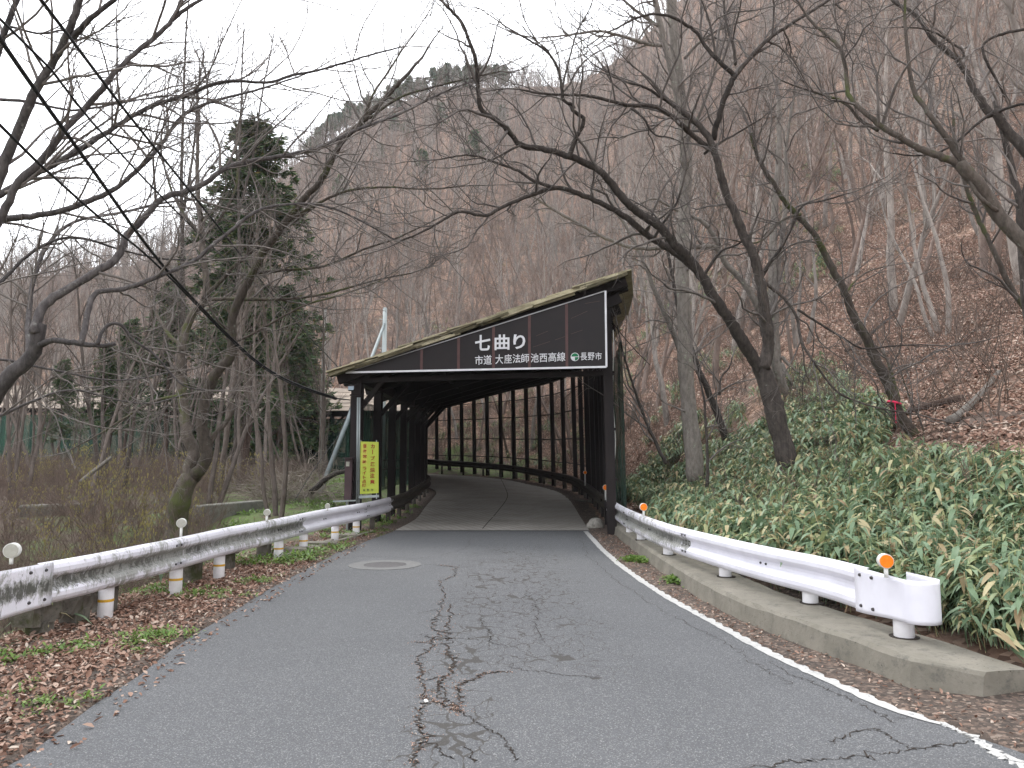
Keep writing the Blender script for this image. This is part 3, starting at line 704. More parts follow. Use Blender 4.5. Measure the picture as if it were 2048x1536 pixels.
# wrapped end caps
def endcap(root, q, side, mat, zc, L=.62, r=.12, drop=.04, grow=.0):
    p0 = np.array(q[0]); t = p0-np.array(q[3]); t = t/np.linalg.norm(t); nn = np.array((-t[1], t[0]))*(-side)   # nn toward the road
    pts = []
    for k in range(9): u = k/8; pts.append((p0 - t*.10 + nn*(.066-.01*u) + t*(L+.1)*u, u))
    c = p0+t*L+nn*(.056-r)
    for k in range(1, 13): a = math.pi*k/12; pts.append((c+nn*r*math.cos(a)+t*r*.9*math.sin(a), 1))
    e = c-nn*r
    pts.append((e-t*.35, 1))
    vs = []; N = len(pts); th = .005
    for (p, u) in pts:
        top = zc+.178-.012*u; bot = zc-.178-drop*(3*u*u-2*u*u*u)
        nz = 11
        for k in range(nz):
            f = k/(nz-1); vs.append((p[0], p[1], bot+(top-bot)*f))
    nz = 11; fs = [(i*nz+k, i*nz+k+1, (i+1)*nz+k+1, (i+1)*nz+k) for i in range(N-1) for k in range(nz-1)]
    o = MB().add(vs, fs).build('end_cap', mat, root, True)
    sd = o.modifiers.new('sheet', 'SOLIDIFY'); sd.thickness = .006; sd.offset = 0
    for du in (-.02, .14):
        for h in (.12, -.12):
            mb = MB(); b = p0+t*du+nn*.071; v = Vector((b[0], b[1], zc+h)); n3 = Vector((nn[0], nn[1], 0)); mb.cyl(v-n3*.01, v+n3*.008, .016, .011, 10); mb.build('bolt', M['bolt'], root)
    return p0, t, nn
def rz(z): return z
p0, t0, n0 = endcap(rr_, rq, 1, M['rail_white'], ZT-.175, .52, .13, -.035)
g = Vector((*(p0+t0*.36-n0*.035), 0)); SOCK.append((g.x, g.y)); post(rr_, g.x, g.y, .2, .60, M['post_white'], .072, True)
p0l, t0l, n0l = endcap(lr_, lq, -1, M['rail_mossy'], ZT-.175, .9, .13, .05)
g = G(6, 1300, 0); post(lr_, *(p0l+t0l*.42-n0l*.035), 0, .6, M['post_white'], .072, True)
# delineators
def delineator(px, py, rpx, zbase, Y, face, label, cat='reflector', stem=.16, white=True):
    c = P(px, py, Y); r = rpx/F*Y
    root = empty('delineator', (c.x, c.y, zbase), label, cat, None)
    d = Vector((-c.x*.5, -c.y, 0)).normalized() if face == 'road' else face
    MB().cyl((c.x, c.y, zbase), (c.x, c.y, c.z-r*.8), .016 if Y < 9 else .018, n=8).build('stem', M['white_plastic'], root, True)
    h = MB().cyl(c-d*.035, c+d*.02, r, n=28).build('housing', M['white_plastic'], root)
    MB().cyl(c+d*.02, c+d*.028, r*.9, n=28).build('lens', M['orange'] if 'orange' in label else M['reflector_grey'], root)
    return root
rt = ZT+.0
delineator(1771, 1122, 14, rt-.02, 5.75, Vector((-.12, -1, 0)).normalized(), 'orange round reflector on a white stem at the near end of the right rail')
delineator(1287, 1014, 7.5, rt-.02, 12.0, Vector((0, -1, 0)), 'orange round reflector on the right rail halfway to the shed')
delineator(1211, 975, 5.5, rt-.02, 17.4, Vector((0, -1, 0)), 'orange round reflector on the right rail just inside the shed mouth')
delineator(1170, 945, 3.5, .72, 25.5, Vector((0, -1, 0)), 'small orange reflector deep inside the shed on the right rail')
delineator(24, 1101, 14.5, rt-.02, 6.5, Vector((.25, -1, 0)).normalized(), 'largest grey disc reflector on the left rail, beside its near end cap')
delineator(363, 1046, 9, rt-.02, 8.75, Vector((.25, -1, 0)).normalized(), 'grey disc reflector on the left rail in front of the forked tree')
delineator(534, 1025, 6.5, rt-.02, 11.0, Vector((.2, -1, 0)).normalized(), 'grey disc reflector where the stained left rail meets the newer one')
delineator(655, 1012, 5, rt-.02, 13.6, Vector((.2, -1, 0)).normalized(), 'smallest grey disc reflector on the left rail near the shed')

# ------------------------------------------------------------------ right kerb beam
ft = [G(*p, .2) for p in ((1869, 1334), (1680, 1266), (1545, 1222), (1435, 1181), (1312, 1108), (1225, 1047))]
q = resample([(v.x, v.y) for v in ft], 60, 1); t = np.gradient(q, axis=0); t /= np.linalg.norm(t, axis=1, keepdims=True); nn = np.stack([t[:, 1], -t[:, 0]], 1)
vs = []; prof = [(-.05, -.15), (-.045, 0), (-.012, .175), (.02, .203), (.30, .206), (.56, .2), (.60, .18), (.62, -.15)]
ks_ = next(i for i in range(60) if q[i][1] > 5.0); q = q[ks_:]; t = t[ks_:]; nn = nn[ks_:]; NK = len(q)
for i in range(NK):
    for a, b in prof:
        x = a + RNG.normal(0, .004); z = b + (RNG.normal(0, .004) if b > 0 else 0)
        vs.append((q[i][0]+nn[i][0]*x, q[i][1]+nn[i][1]*x, z))
k = len(prof); fs = [(i*k+j, i*k+j+1, (i+1)*k+j+1, (i+1)*k+j) for i in range(NK-1) for j in range(k-1)] + [tuple(range((NK-1)*k, NK*k))]
# chamfered near end
e = q[0]; T = -t[0]; N_ = nn[0]; b0 = len(vs)
for a, b in prof:
    ext = .30 ; a2 = .24+(a+.05)*.60
    vs.append((e[0]+T[0]*ext+N_[0]*a2, e[1]+T[1]*ext+N_[1]*a2, b-(.02 if b > 0 else 0)))
fs += [(j, b0+j, b0+j+1, j+1) for j in range(k-1)] + [tuple(range(b0, b0+k))]
kb = MB().add(vs, fs).build('kerb', M['concrete']); tag(kb, 'long concrete kerb beam carrying the right guardrail posts', 'kerb', None, 'structure')
for (sx_, sy_) in SOCK:
    o = disc(.0, .105, .19, .2095, 24, (sx_, sy_)).build('post_socket', M['crack'], kb)

# ------------------------------------------------------------------ broken concrete barrier on the left
def barrier(px0, px1, Y, z0, z1, legs, label):
    a, b = P(px0, 1000, Y[0]+.15), P(px1, 1000, Y[1]+.15); a.z = b.z = 0; a.x -= .10; b.x -= .10
    root = empty('concrete_barrier', (a.x, a.y, 0), label, 'concrete barrier', 'broken concrete barrier pieces under the left rail')
    d = (b-a); L = d.length; ang = math.atan2(d.y, d.x); n = 22
    t = d.normalized(); nn = Vector((-t.y, t.x, 0)); vs = []; 
    for i in range(n):
        u = i/(n-1); c = a+d*u
        for (o_, h) in ((-.09, z0), (-.10, (z0+z1)/2), (-.07, z1), (.07, z1), (.10, (z0+z1)/2), (.09, z0)):
            jj = .010; vs.append(c+nn*(o_+random.gauss(0, jj*.6))+Vector((random.gauss(0, .01), 0, h+random.gauss(0, jj))) + (t*random.uniform(-.04, .04) if i in (0, n-1) else Vector()) + nn*.018*math.sin(i*.9+px0) + Vector((0, 0, .02*math.sin(i*.7+px1) if h == z1 else 0)))
    fs = [(i*6+j, i*6+(j+1) % 6, (i+1)*6+(j+1) % 6, (i+1)*6+j) for i in range(n-1) for j in range(6)] + [(5, 4, 3, 2, 1, 0), tuple(range((n-1)*6, n*6))]
    MB().add(vs, fs).build('beam', M['concrete_old'], root, bevel=.01)
    for u in legs:
        c = a+d*u; MB().box((c.x, c.y, z0/2-.08), (.20, .17, z0+.2), rz=ang, jit=.015).build('leg', M['concrete_old'], root, bevel=.012)
barrier(86, 205, (6.3, 7.2), .13, .36, (.25, .8), 'nearest broken block of the old concrete barrier, low and crumbling')
barrier(222, 335, (7.35, 8.5), .28, .50, (.15,), 'leaning concrete barrier piece between the first two rail posts')
barrier(352, 440, (8.7, 9.9), .27, .49, (.6,), 'concrete barrier piece behind the second and third rail posts')
barrier(458, 528, (10.2, 11.5), .25, .47, (.2,), 'concrete barrier piece under the end of the stained rail')
barrier(538, 592, (11.7, 12.9), .25, .47, (.1,), 'farthest piece of the old concrete barrier, beneath the newer white rail')

# ------------------------------------------------------------------ rock shed
SGL = Vector((*P(688, 745, 16.6).xy, 0)); SGR = Vector((*P(1214, 735, 15.6).xy, 0))
Lp = [(-3.42, 16.55), (-3.34, 18.7), (-3.33, 20.9), (-3.33, 23.1), (-3.36, 25.3), (-3.42, 27.4), (-3.5, 29.4), (-3.6, 31.2), (-3.85, 32.9), (-4.4, 34.5), (-5.1, 35.8), (-5.9, 37), (-6.8, 38.1), (-7.7, 39), (-8.7, 39.9), (-9.8, 40.8), (-11, 41.6), (-12.2, 42.3), (-13.5, 42.9)]
Rpx = [(1222, 15.75), (1215, 18.2), (1207, 20.6), (1198, 23), (1188, 25.2), (1177, 27.3), (1165, 29.3), (1151, 31.2), (1129, 33.4), (1107, 35.6), (1081, 37.8), (1055, 39.8), (1029, 41.6), (1003, 43.2), (976, 44.6), (950, 45.9), (925, 47), (900, 48), (875, 48.9)]
Rp = [((a-1024)/F*b, b) for a, b in Rpx]
# the run beyond the bend, off to the left
for i in range(16):
    Lp.append((-15.3-i*2.0, 43.5+i*.33)); 
l0 = Rp[-1]
for i in range(16):
    Rp.append((l0[0]-2.2-i*2.45, 49.4+i*.42))
Lp = np.array(Lp); Rp = np.array(Rp); NF = len(Lp)
def zat(x, y):
    return float(seg_dist(np.array([x]), np.array([y]), ctr, cz)[1][0])
ZS = np.array([zat(*((Lp[i]+Rp[i])/2)) for i in range(NF)]); ZS[:2] = 0
HL, HR = 3.36, 5.08
shed = empty('rock_shed', (-3.3, 16.5, 0), 'dark open-sided rock shed with sloping roof over the curving road', 'rock shed')
LT = [Vector((Lp[i][0], Lp[i][1], ZS[i]+HL)) for i in range(NF)]
RT = []
for i in range(NF):
    d = Vector((Lp[i][0]-Rp[i][0], Lp[i][1]-Rp[i][1], 0)).normalized()
    RT.append(Vector((Rp[i][0], Rp[i][1], ZS[i]+HR))+d*.10)
RT[0] = Vector((P(1212, 582, 15.75).x, 15.75, ZS[0]+HR))
sz = .20
for i in range(NF):
    lb = Vector((Lp[i][0], Lp[i][1], ZS[i]-.5)); rb = Vector((Rp[i][0], Rp[i][1], ZS[i]-.4)); w_ = .22 if i == 0 else .19
    up = (Vector((Rp[i][0], Rp[i][1], 0))-Vector((Lp[i][0], Lp[i][1], 0))).normalized()
    MB().beam(lb, LT[i], w_, w_, up).build('post', M['timber'], shed)
    MB().beam(rb, RT[i], w_*.9, w_*.9, up).build('post', M['timber'], shed)
    if i > 18: continue
    d = (RT[i]-LT[i]).normalized()
    MB().beam(LT[i]-d*.35+Vector((0, 0, .06)), RT[i]+d*.45+Vector((0, 0, .06)), .15, .28).build('roof_beam', M['timber_in'], shed)
    # knee brace between left post and beam
    MB().beam(LT[i]+Vector((0, 0, -.75)), LT[i]+d*.8+Vector((0, 0, -.1)), .09, .1).build('knee_brace', M['timber_in'], shed)
# longitudinal members
def longi(name, fa, wd, h, mat, i0=0, i1=NF-1, up=None):
    for i in range(i0, i1):
        a, b = fa(i), fa(i+1); d = (b-a)*.006
        MB().beam(a-d, b+d, wd, h).build(name, mat, shed)
longi('eave_beam', lambda i: LT[i]+Vector((0, 0, .02)), .18, .26, M['timber'])
longi('eave_beam', lambda i: RT[i]+Vector((0, 0, -.06)), .16, .24, M['timber'])
for f_ in (.25, .5, .75):
    longi('purlin', lambda i: LT[i].lerp(RT[i], f_)+Vector((0, 0, .13)), .10, .12, M['timber_in'], 0, 19)
def wirez(side, hh, i): 
    p = Lp[i] if side == 'L' else Rp[i]; top = LT[i] if side == 'L' else RT[i]
    b = Vector((p[0], p[1], ZS[i])); f = hh/(HL if side == 'L' else HR); v = b.lerp(top, f)
    o = Lp[i]-Rp[i]; o = o/np.linalg.norm(o); s_ = .11 if side == 'L' else -.11; return v+Vector((o[0]*s_, o[1]*s_, 0))
for h_ in (1.15, 2.2, 3.4, 4.35):
    mb = MB()
    for i in range(22): mb.cyl(wirez('R', h_, i), wirez('R', h_+.02*math.sin(i*2.1), i+1), .028, n=5)
    mb.build('side_rail', M['timber'], shed)
for h_ in (1.3, 1.55):
    mb = MB()
    for i in range(11): mb.cyl(wirez('L', h_, i), wirez('L', h_+.02*math.sin(i*2.1), i+1), .02, n=5)
    mb.build('side_rail', M['timber'], shed)
# netting
def net_mat(name, col, dens, sc):
    m, n, b = newmat(name); b.inputs['Roughness'].default_value = .9
    v = ncoord(n); c = nmix(n, nmap(n, nnoise(n, 1.1, 5, .6, ncoord(n, (2.5, 2.5, .3))), .3, .7), col, tuple(x*.45 for x in col)); n.links.new(c, b.inputs['Base Color'])
    tr = n.nodes.new('ShaderNodeBsdfTransparent'); mxs = n.nodes.new('ShaderNodeMixShader')
    f = nmap(n, nnoise(n, sc, 3, .6, ncoord(n, (3, 3, .5))), .3, .7, dens-.12, dens+.12)
    n.links.new(f, mxs.inputs[0]); n.links.new(tr.outputs[0], mxs.inputs[1]); n.links.new(b.outputs[0], mxs.inputs[2])
    n.links.new(mxs.outputs[0], n.nodes['Material Output'].inputs[0]); return m
M['net_green'] = net_mat('net_green', (.025, .085, .056), .78, 3)
M['net_dark'] = net_mat('net_dark', (.012, .014, .011), .46, 3)
def net(side, i0, i1, h0, h1, mat, off):
    for i in range(i0, i1):
        vs = []; NN = 6
        for k in range(NN+1):
            u = k/NN
            for hh in np.linspace(h0, h1, 6):
                a, b = wirez(side, hh, i), wirez(side, hh, i+1); v = a.lerp(b, u)
                o = Lp[i]-Rp[i]; o = o/np.linalg.norm(o)*(1 if side == 'L' else -1)
                g_ = off+.05*math.sin(k*2.3+hh*1.3+i)*math.sin(math.pi*u)
                vs.append(v+Vector((o[0]*g_, o[1]*g_, 0)))
        fs = [(k*6+j, k*6+j+1, (k+1)*6+j+1, (k+1)*6+j) for k in range(NN) for j in range(5)]
        MB().add(vs, fs).build('net', mat, shed, True)
net('R', 0, 5, .0, 4.15, M['net_green'], .20)
net('L', 0, 7, .75, 2.95, M['net_green'], .06)
net('R', 5, 22, .0, 4.3, M['net_dark'], .06)
net('L', 7, NF-1, .05, HL-.25, M['net_green'], .05)
# roofing: weathered overlapping boards, one piece at a time
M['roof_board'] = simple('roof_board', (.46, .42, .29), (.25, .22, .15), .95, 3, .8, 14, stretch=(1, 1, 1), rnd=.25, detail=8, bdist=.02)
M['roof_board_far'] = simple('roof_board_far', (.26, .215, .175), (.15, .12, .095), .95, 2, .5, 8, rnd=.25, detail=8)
def roof_bay(i, nrow, mat):
    A0, B0, A1, B1 = LT[i], RT[i], LT[i+1], RT[i+1]
    d0 = (B0-A0); d1 = (B1-A1); 
    a0, b0 = A0-d0.normalized()*.55, B0+d0.normalized()*(.62 if i else .42); a1, b1 = A1-d1.normalized()*.55, B1+d1.normalized()*.62
    fr = (A0-A1).normalized()*(.42 if i == 0 else 0)
    a0 = a0+fr; b0 = b0+fr
    up = Vector((0, 0, .24)); 
    if i < 19:
        MB().add([p+Vector((0, 0, .20)) for p in (a0*.97+b0*.03-fr*.3, b0*.97+a0*.03-fr*.3, b1*.97+a1*.03, a1*.97+b1*.03)]+[p+Vector((0, 0, .215)) for p in (a0*.97+b0*.03-fr*.3, b0*.97+a0*.03-fr*.3, b1*.97+a1*.03, a1*.97+b1*.03)],
             [(0, 1, 2, 3), (7, 6, 5, 4), (0, 4, 5, 1), (1, 5, 6, 2), (2, 6, 7, 3), (3, 7, 4, 0)]).build('ceiling_panel', M['timber_in'], shed)
    for r in range(nrow):
        u0, u1 = r/nrow-.012, (r+1)/nrow+.03; j = lambda s=.02: random.uniform(-s, s)
        e = random.uniform(0, .10) if i == 0 else .03
        P00, P10 = a0.lerp(b0, u0)+fr.normalized()*e if i == 0 else a0.lerp(b0, u0), a0.lerp(b0, u1+j())+(fr.normalized()*e if i == 0 else Vector())
        P01, P11 = a1.lerp(b1, u0), a1.lerp(b1, u1+j(.01))
        if i: P00, P10 = P00+(A0-A1)*.03, P10+(A0-A1)*.03
        zz_ = [up+Vector((0, 0, v+j(.008))) for v in (.035, .0, .0, .035)]
        low = [P00+zz_[0], P10+zz_[1], P11+zz_[2], P01+zz_[3]]; n_ = Vector((0, 0, .028))
        MB().add(low+[p+n_ for p in low], [(0, 1, 2, 3), (7, 6, 5, 4), (0, 4, 5, 1), (1, 5, 6, 2), (2, 6, 7, 3), (3, 7, 4, 0)]).build('roof_board', mat, shed)
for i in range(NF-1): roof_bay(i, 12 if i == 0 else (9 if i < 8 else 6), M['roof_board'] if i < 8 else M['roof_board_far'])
# ragged edge of the front: stacked splintered strips along the rake
d0 = (RT[0]-LT[0]).normalized(); fr = (LT[0]-LT[1]).normalized()
rake0 = LT[0]-d0*.55+fr*.44; rake1 = RT[0]+d0*.42+fr*.44
Lk = (rake1-rake0).length
M['splinter'] = simple('splinter', (.16, .14, .085), (.05, .045, .03), .95, 6, .8, 20, rnd=.3)
u = 0
while u < .985:
    du = random.uniform(.06, .16)
    for lay in range(3):
        a = rake0.lerp(rake1, max(0, u-random.uniform(0, .03))); b = rake0.lerp(rake1, min(1, u+du+random.uniform(-.03, .02)))
        zo = .225-lay*.032+random.uniform(-.012, .012); off = fr*random.uniform(-.06, .04)
        MB().beam(a+off+Vector((0, 0, zo)), b+off+Vector((0, 0, zo+random.uniform(-.02, .02))), random.uniform(.06, .16), random.uniform(.025, .05)).build('roof_splinter', M['roof_board'] if (lay == 0 or random.random() < .25) else M['splinter'], shed)
    u += du
# rake beam and fascia
MB().beam(LT[0]-d0*.42+fr*.22+Vector((0, 0, .10)), RT[0]+d0*.42+fr*.22+Vector((0, 0, .10)), .12, .26).build('rake_beam', M['timber'], shed)
MB().beam(RT[0]-d0*.2+Vector((0, 0, -.27))+fr*.1, RT[0]+d0*.30+Vector((0, 0, -.2))+fr*.1, .12, .2).build('beam_end', M['timber'], shed)
tie_a = Vector((LT[0].x-.1, LT[0].y, 3.30)); tie_b = Vector((RT[0].x+.08, RT[0].y, 3.38))
MB().beam(tie_a, tie_b, .14, .10).build('tie_beam', M['timber'], shed)
# hose and bits on the right post
hs = resample([tuple(P(*p, 16.2)) for p in ((1226, 660), (1228, 700), (1225, 770), (1227, 830), (1232, 880), (1228, 940))], 24)
o = tubes('drain_pipe', [(hs, np.full(24, .011))], M['white_plastic'], 8); tag(o, 'thin pale hose hanging down the green net by the right front post', 'pipe')
# ------------------------------------------------------------------ shed sign
u_ = (SGR-SGL).normalized(); nrm = Vector((u_.y, -u_.x, 0))   # toward the camera
SG0 = SGL+nrm*.34
def onsign(px, py, off=0.):
    d = ray(px, py); o_ = Vector((0, 0, CAMH)); t = ((SG0+nrm*off)-o_).dot(nrm)/d.dot(nrm); return o_+d*t
A_, B_, C_ = onsign(692, 744), onsign(1213, 735), onsign(1208, 582)
A_.z = B_.z = (A_.z+B_.z)/2; C_ = Vector((B_.x, B_.y, C_.z))
sign = empty('shed_sign', A_, 'dark brown triangular sign board with white Japanese lettering above the shed entrance', 'sign')
def prism(pts, th, name, mat, parent, bev=0):
    n = len(pts); vs = [p for p in pts]+[p-nrm*th for p in pts]
    fs = [tuple(range(n)), tuple(range(2*n-1, n-1, -1))]+[(i, i+n, (i+1) % n+n, (i+1) % n) for i in range(n)]
    return MB().add(vs, fs).build(name, mat, parent, bevel=bev)
seams = [843, 917, 987, 1059, 1134]
def xs(px): 
    p = onsign(px, 740); return (p-A_).dot(u_)
W = (B_-A_).dot(u_); H = C_.z-A_.z
cut = [0]+[xs(s_) for s_ in seams]+[W]
for i in range(6):
    a, b = cut[i]+(.004 if i else 0), cut[i+1]-.004
    pa, pb = A_+u_*a, A_+u_*b; up = Vector((0, 0, 1))
    pts = [pa, pb, pb+up*H*b/W] + ([pa+up*H*a/W] if i else [])
    prism(pts, .03, 'panel', M['sign_brown'], sign)
for i in range(1, 6):
    c = A_+u_*cut[i]; MB().beam(c+nrm*.004, c+Vector((0, 0, H*cut[i]/W))+nrm*.004, .055, .012, nrm).build('seam_strip', M['sign_seam'], sign)
e = nrm*.012
for a, b, wd in ((A_, B_, .04), (B_, C_, .04), (C_, A_, .020)):
    MB().beam(a+e, b+e, wd, .02, nrm).build('frame', M['frame_grey'] if a is C_ else M['sign_white'], sign)
# text
def text(body, px, py, hpx, mat, parent, onf, u, n, off=.006, offset=.0, sx=1.0, wpx=None, depth=.004):
    """one glyph run centred on pixel px,py, glyph height hpx"""
    c = bpy.data.curves.new('letter', 'FONT'); c.body = body; c.align_x = 'CENTER'; c.align_y = 'CENTER'; c.extrude = depth; c.offset = offset; c.resolution_u = 3
    o = bpy.data.objects.new('tmp', c); dg = bpy.context.evaluated_depsgraph_get()
    COL.objects.link(o); bpy.context.view_layer.update(); dg = bpy.context.evaluated_depsgraph_get()
    me = bpy.data.meshes.new_from_object(o.evaluated_get(dg)); bpy.data.objects.remove(o)
    co = np.array([v.co[:] for v in me.vertices]); mn, mxx = co.min(0), co.max(0); cen = (mn+mxx)/2
    a, b = onf(px, py+hpx/2), onf(px, py-hpx/2); hh = (b-a).length; pos = (a+b)/2
    s = hh/(mxx[1]-mn[1]) if wpx is None or (mxx[1]-mn[1]) > .3 else None
    if wpx is not None:
        ww = (onf(px+wpx/2, py)-onf(px-wpx/2, py)).length; sxx = ww/(mxx[0]-mn[0])
        if s is None: s = sxx
    else: sxx = s*sx
    up = Vector((0, 0, 1))
    for v in me.vertices:
        x, y, z = (v.co.x-cen[0])*sxx, (v.co.y-cen[1])*s, v.co.z
        v.co = pos+u*x+up*y+n*(off+z)
    me.name = 'letter'; o = link('letter', me, mat); fix_parent(o, parent); return o
Z8 = lambda x0, x1, y0, y1: (920+(x0+x1)/2/6.4, 560+(y0+y1)/2/6.4, (y1-y0)/6.4, (x1-x0)/6.4)
for ch, b in (('七', (195, 390, 705, 905)), ('曲', (445, 635, 700, 898)), ('り', (685, 838, 698, 885))):
    px, py, h_, w__ = Z8(*b); text(ch, px, py, h_, M['sign_white'], sign, onsign, u_, nrm, .022, .022, wpx=w__)
for ch, b in (('市', (195, 298, 970, 1088)), ('道', (305, 408, 962, 1084)), ('大', (455, 555, 955, 1076)), ('座', (568, 665, 952, 1070)), ('法', (675, 777, 950, 1064)), ('師', (787, 887, 945, 1060)),
              ('池', (908, 1008, 942, 1056)), ('西', (1020, 1118, 945, 1052)), ('高', (1132, 1235, 930, 1048)), ('線', (1243, 1350, 925, 1042)), ('長', (1543, 1628, 932, 1030)), ('野', (1637, 1722, 930, 1028)), ('市', (1732, 1815, 928, 1024))):
    px, py, h_, w__ = Z8(*b); text(ch, px, py, h_, M['sign_white'], sign, onsign, u_, nrm, .022, .006, wpx=w__)
# city emblem: white ring, green disc with a white lower-left quadrant
ec = onsign(1150, 714, .0); R_ = 8.2/F*16
def emb(r, z, a0, a1, mat, name, n=40):
    pts = [ec+nrm*z]+[ec+nrm*z+u_*math.cos(a0+(a1-a0)*i/n)*r+Vector((0, 0, math.sin(a0+(a1-a0)*i/n)*r)) for i in range(n+1)]
    MB().add(pts, [(0, i+1, i+2) for i in range(n)]).build(name, mat, sign)
emb(R_, .014, 0, 2*math.pi, M['sign_white'], 'emblem_ring'); emb(R_*.87, .017, 0, 2*math.pi, M['sign_green'], 'emblem_disc')
emb(R_*.87, .020, math.pi, 1.5*math.pi, M['sign_white'], 'emblem_quadrant')
MB().beam(ec+nrm*.021-u_*R_*.87, ec+nrm*.021+u_*R_*.87, .012, .002, nrm).build('emblem_bar', M['sign_white'], sign)
# scratches on the board
mb = MB(); 
for a, b in (((1170, 607), (1200, 602)), ((1142, 637), (1175, 622)), ((1142, 668), (1165, 660)), ((1072, 672), (1096, 662)), ((1110, 680), (1130, 673)), ((1066, 694), (1100, 683))):
    mb.beam(onsign(*a)+nrm*.002, onsign(*b)+nrm*.002, .008, .004, nrm)
M['scratch'] = simple('scratch', (.10, .06, .05), (.07, .04, .04), .8)
mb.build('scratch', M['scratch'], sign)

# ------------------------------------------------------------------ yellow warning sign
ys = 15.75
def ony(px, py, off=0.): return P(px, py, ys-off)
A, B, C, D = ony(720, 988), ony(757, 986), ony(757, 884), ony(721, 883)
yroot = empty('warning_sign', A, 'tall yellow sign with red vertical Japanese lettering on the left front post', 'sign')
up = Vector((0, 0, 1)); uy = Vector((1, 0, 0)); ny = Vector((0, -1, 0))
def yprism(pts, th, name, mat):
    n = len(pts); vs = list(pts)+[p-ny*th for p in pts]
    return MB().add(vs, [tuple(range(n)), tuple(range(2*n-1, n-1, -1))]+[(i, i+n, (i+1) % n+n, (i+1) % n) for i in range(n)]).build(name, mat, yroot)
yprism([A, B, C, D], .015, 'panel', M['sign_yellow'])
yprism([ony(723.5, 929, .004), ony(734, 929, .004), ony(734.5, 887, .004), ony(724, 887, .004)], .003, 'panel_patch', M['sign_yellow_pale'])
ZY = lambda x, y: (700+x/10.97, 860+y/10.97)
def ytext(ch, x0, x1, y0, y1, mat, wt=.02):
    a = ZY((x0+x1)/2, (y0+y1)/2); text(ch, a[0], a[1], (y1-y0)/10.97, mat, yroot, ony, uy, ny, .007, wt, wpx=(x1-x0)/10.97, depth=.001)
for ch, b in (('カ', (455, 545, 312, 402)), ('ブ', (450, 550, 570, 660)), ('連', (447, 547, 700, 795)), ('続', (443, 545, 828, 925)), ('注', (440, 540, 950, 1055)), ('意', (440, 540, 1090, 1185))): ytext(ch, *b, M['sign_red'], .02)
a, b = ony(*ZY(498, 435)), ony(*ZY(498, 530)); MB().beam(a+ny*.004, b+ny*.004, .014, .004, ny).build('letter', M['sign_red'], yroot)   # the long-vowel bar, upright
for ch, b in (('昼', (288, 370, 305, 395)), ('夜', (288, 370, 425, 508)), ('常', (284, 368, 540, 622)), ('時', (278, 358, 660, 742)), ('ラ', (280, 360, 805, 885)), ('イ', (278, 355, 900, 980)), ('ト', (285, 350, 1000, 1075)), ('点', (268, 355, 1085, 1165)), ('灯', (263, 352, 1175, 1255))): ytext(ch, *b, M['sign_red'], .016)
for ch, b in (('長', (285, 335, 1295, 1345)), ('野', (372, 425, 1293, 1343)), ('市', (462, 515, 1290, 1340))): ytext(ch, *b, M['sign_black'], .005)
for px in (722, 753):
    a, b = ony(px, 998, -.03), ony(px, 880, -.03); MB().beam(a, b, .02, .02).build('bracket', M['steel'], yroot)
MB().beam(ony(718, 994, -.02), ony(758, 992, -.02), .03, .05).build('bracket', M['steel'], yroot)
# conduits, meter box, floodlight on the front left post
cn = empty('conduit', P(712, 1000, 16.3), 'thin steel conduit pipes strapped to the left front post', 'pipe')
for px in (715.5, 719.5): MB().cyl(P(px, 795, 16.28), P(px-2, 1010, 16.28), .018, n=8).build('pipe', M['steel'], cn, True)
for py in (790, 926, 963, 990): MB().beam(P(700, py, 16.3), P(722, py-1, 16.3), .05, .03).build('clamp', M['timber'], cn)
bx = empty('meter_box', P(696, 1000, 16.2), 'tall brown metal switch box with a small meter, left of the front post', 'switch box')
a, b = P(687.5, 1000, 16.2), P(704, 917, 16.2)
MB().box(((a.x+b.x)/2, 16.3, (a.z+b.z)/2), (b.x-a.x, .18, b.z-a.z)).build('box', M['box_brown'], bx, bevel=.008)
MB().box(((a.x+b.x)/2, 16.205, b.z+.01), (b.x-a.x+.05, .24, .02)).build('lid', M['box_brown'], bx)
c = P(695.5, 928, 16.19); MB().box(c, (.07, .02, .10)).build('meter', M['reflector_grey'], bx)
MB().cyl(P(694, 1000, 16.3), P(694, 1070, 16.3), .02, n=8).build('stand', M['steel'], bx)
MB().beam(P(666, 1003, 16.2), P(712, 1001, 16.2), .03, .03).build('crossbar', M['steel'], bx)
fl = empty('floodlight', P(703, 776, 16.1), 'small square floodlight under the left eave of the shed', 'lamp')
c = P(703, 776, 16.1); MB().box(c, (.14, .10, .11), rx=-.4).build('housing', M['timber'], fl, bevel=.01)
MB().box(c+Vector((0, -.055, -.01)), (.12, .012, .09), rx=-.4).build('glass', M['lamp_glass'], fl)
MB().beam(c+Vector((0, 0, .03)), c+Vector((.12, .2, .12)), .03, .02).build('bracket', M['timber'], fl)

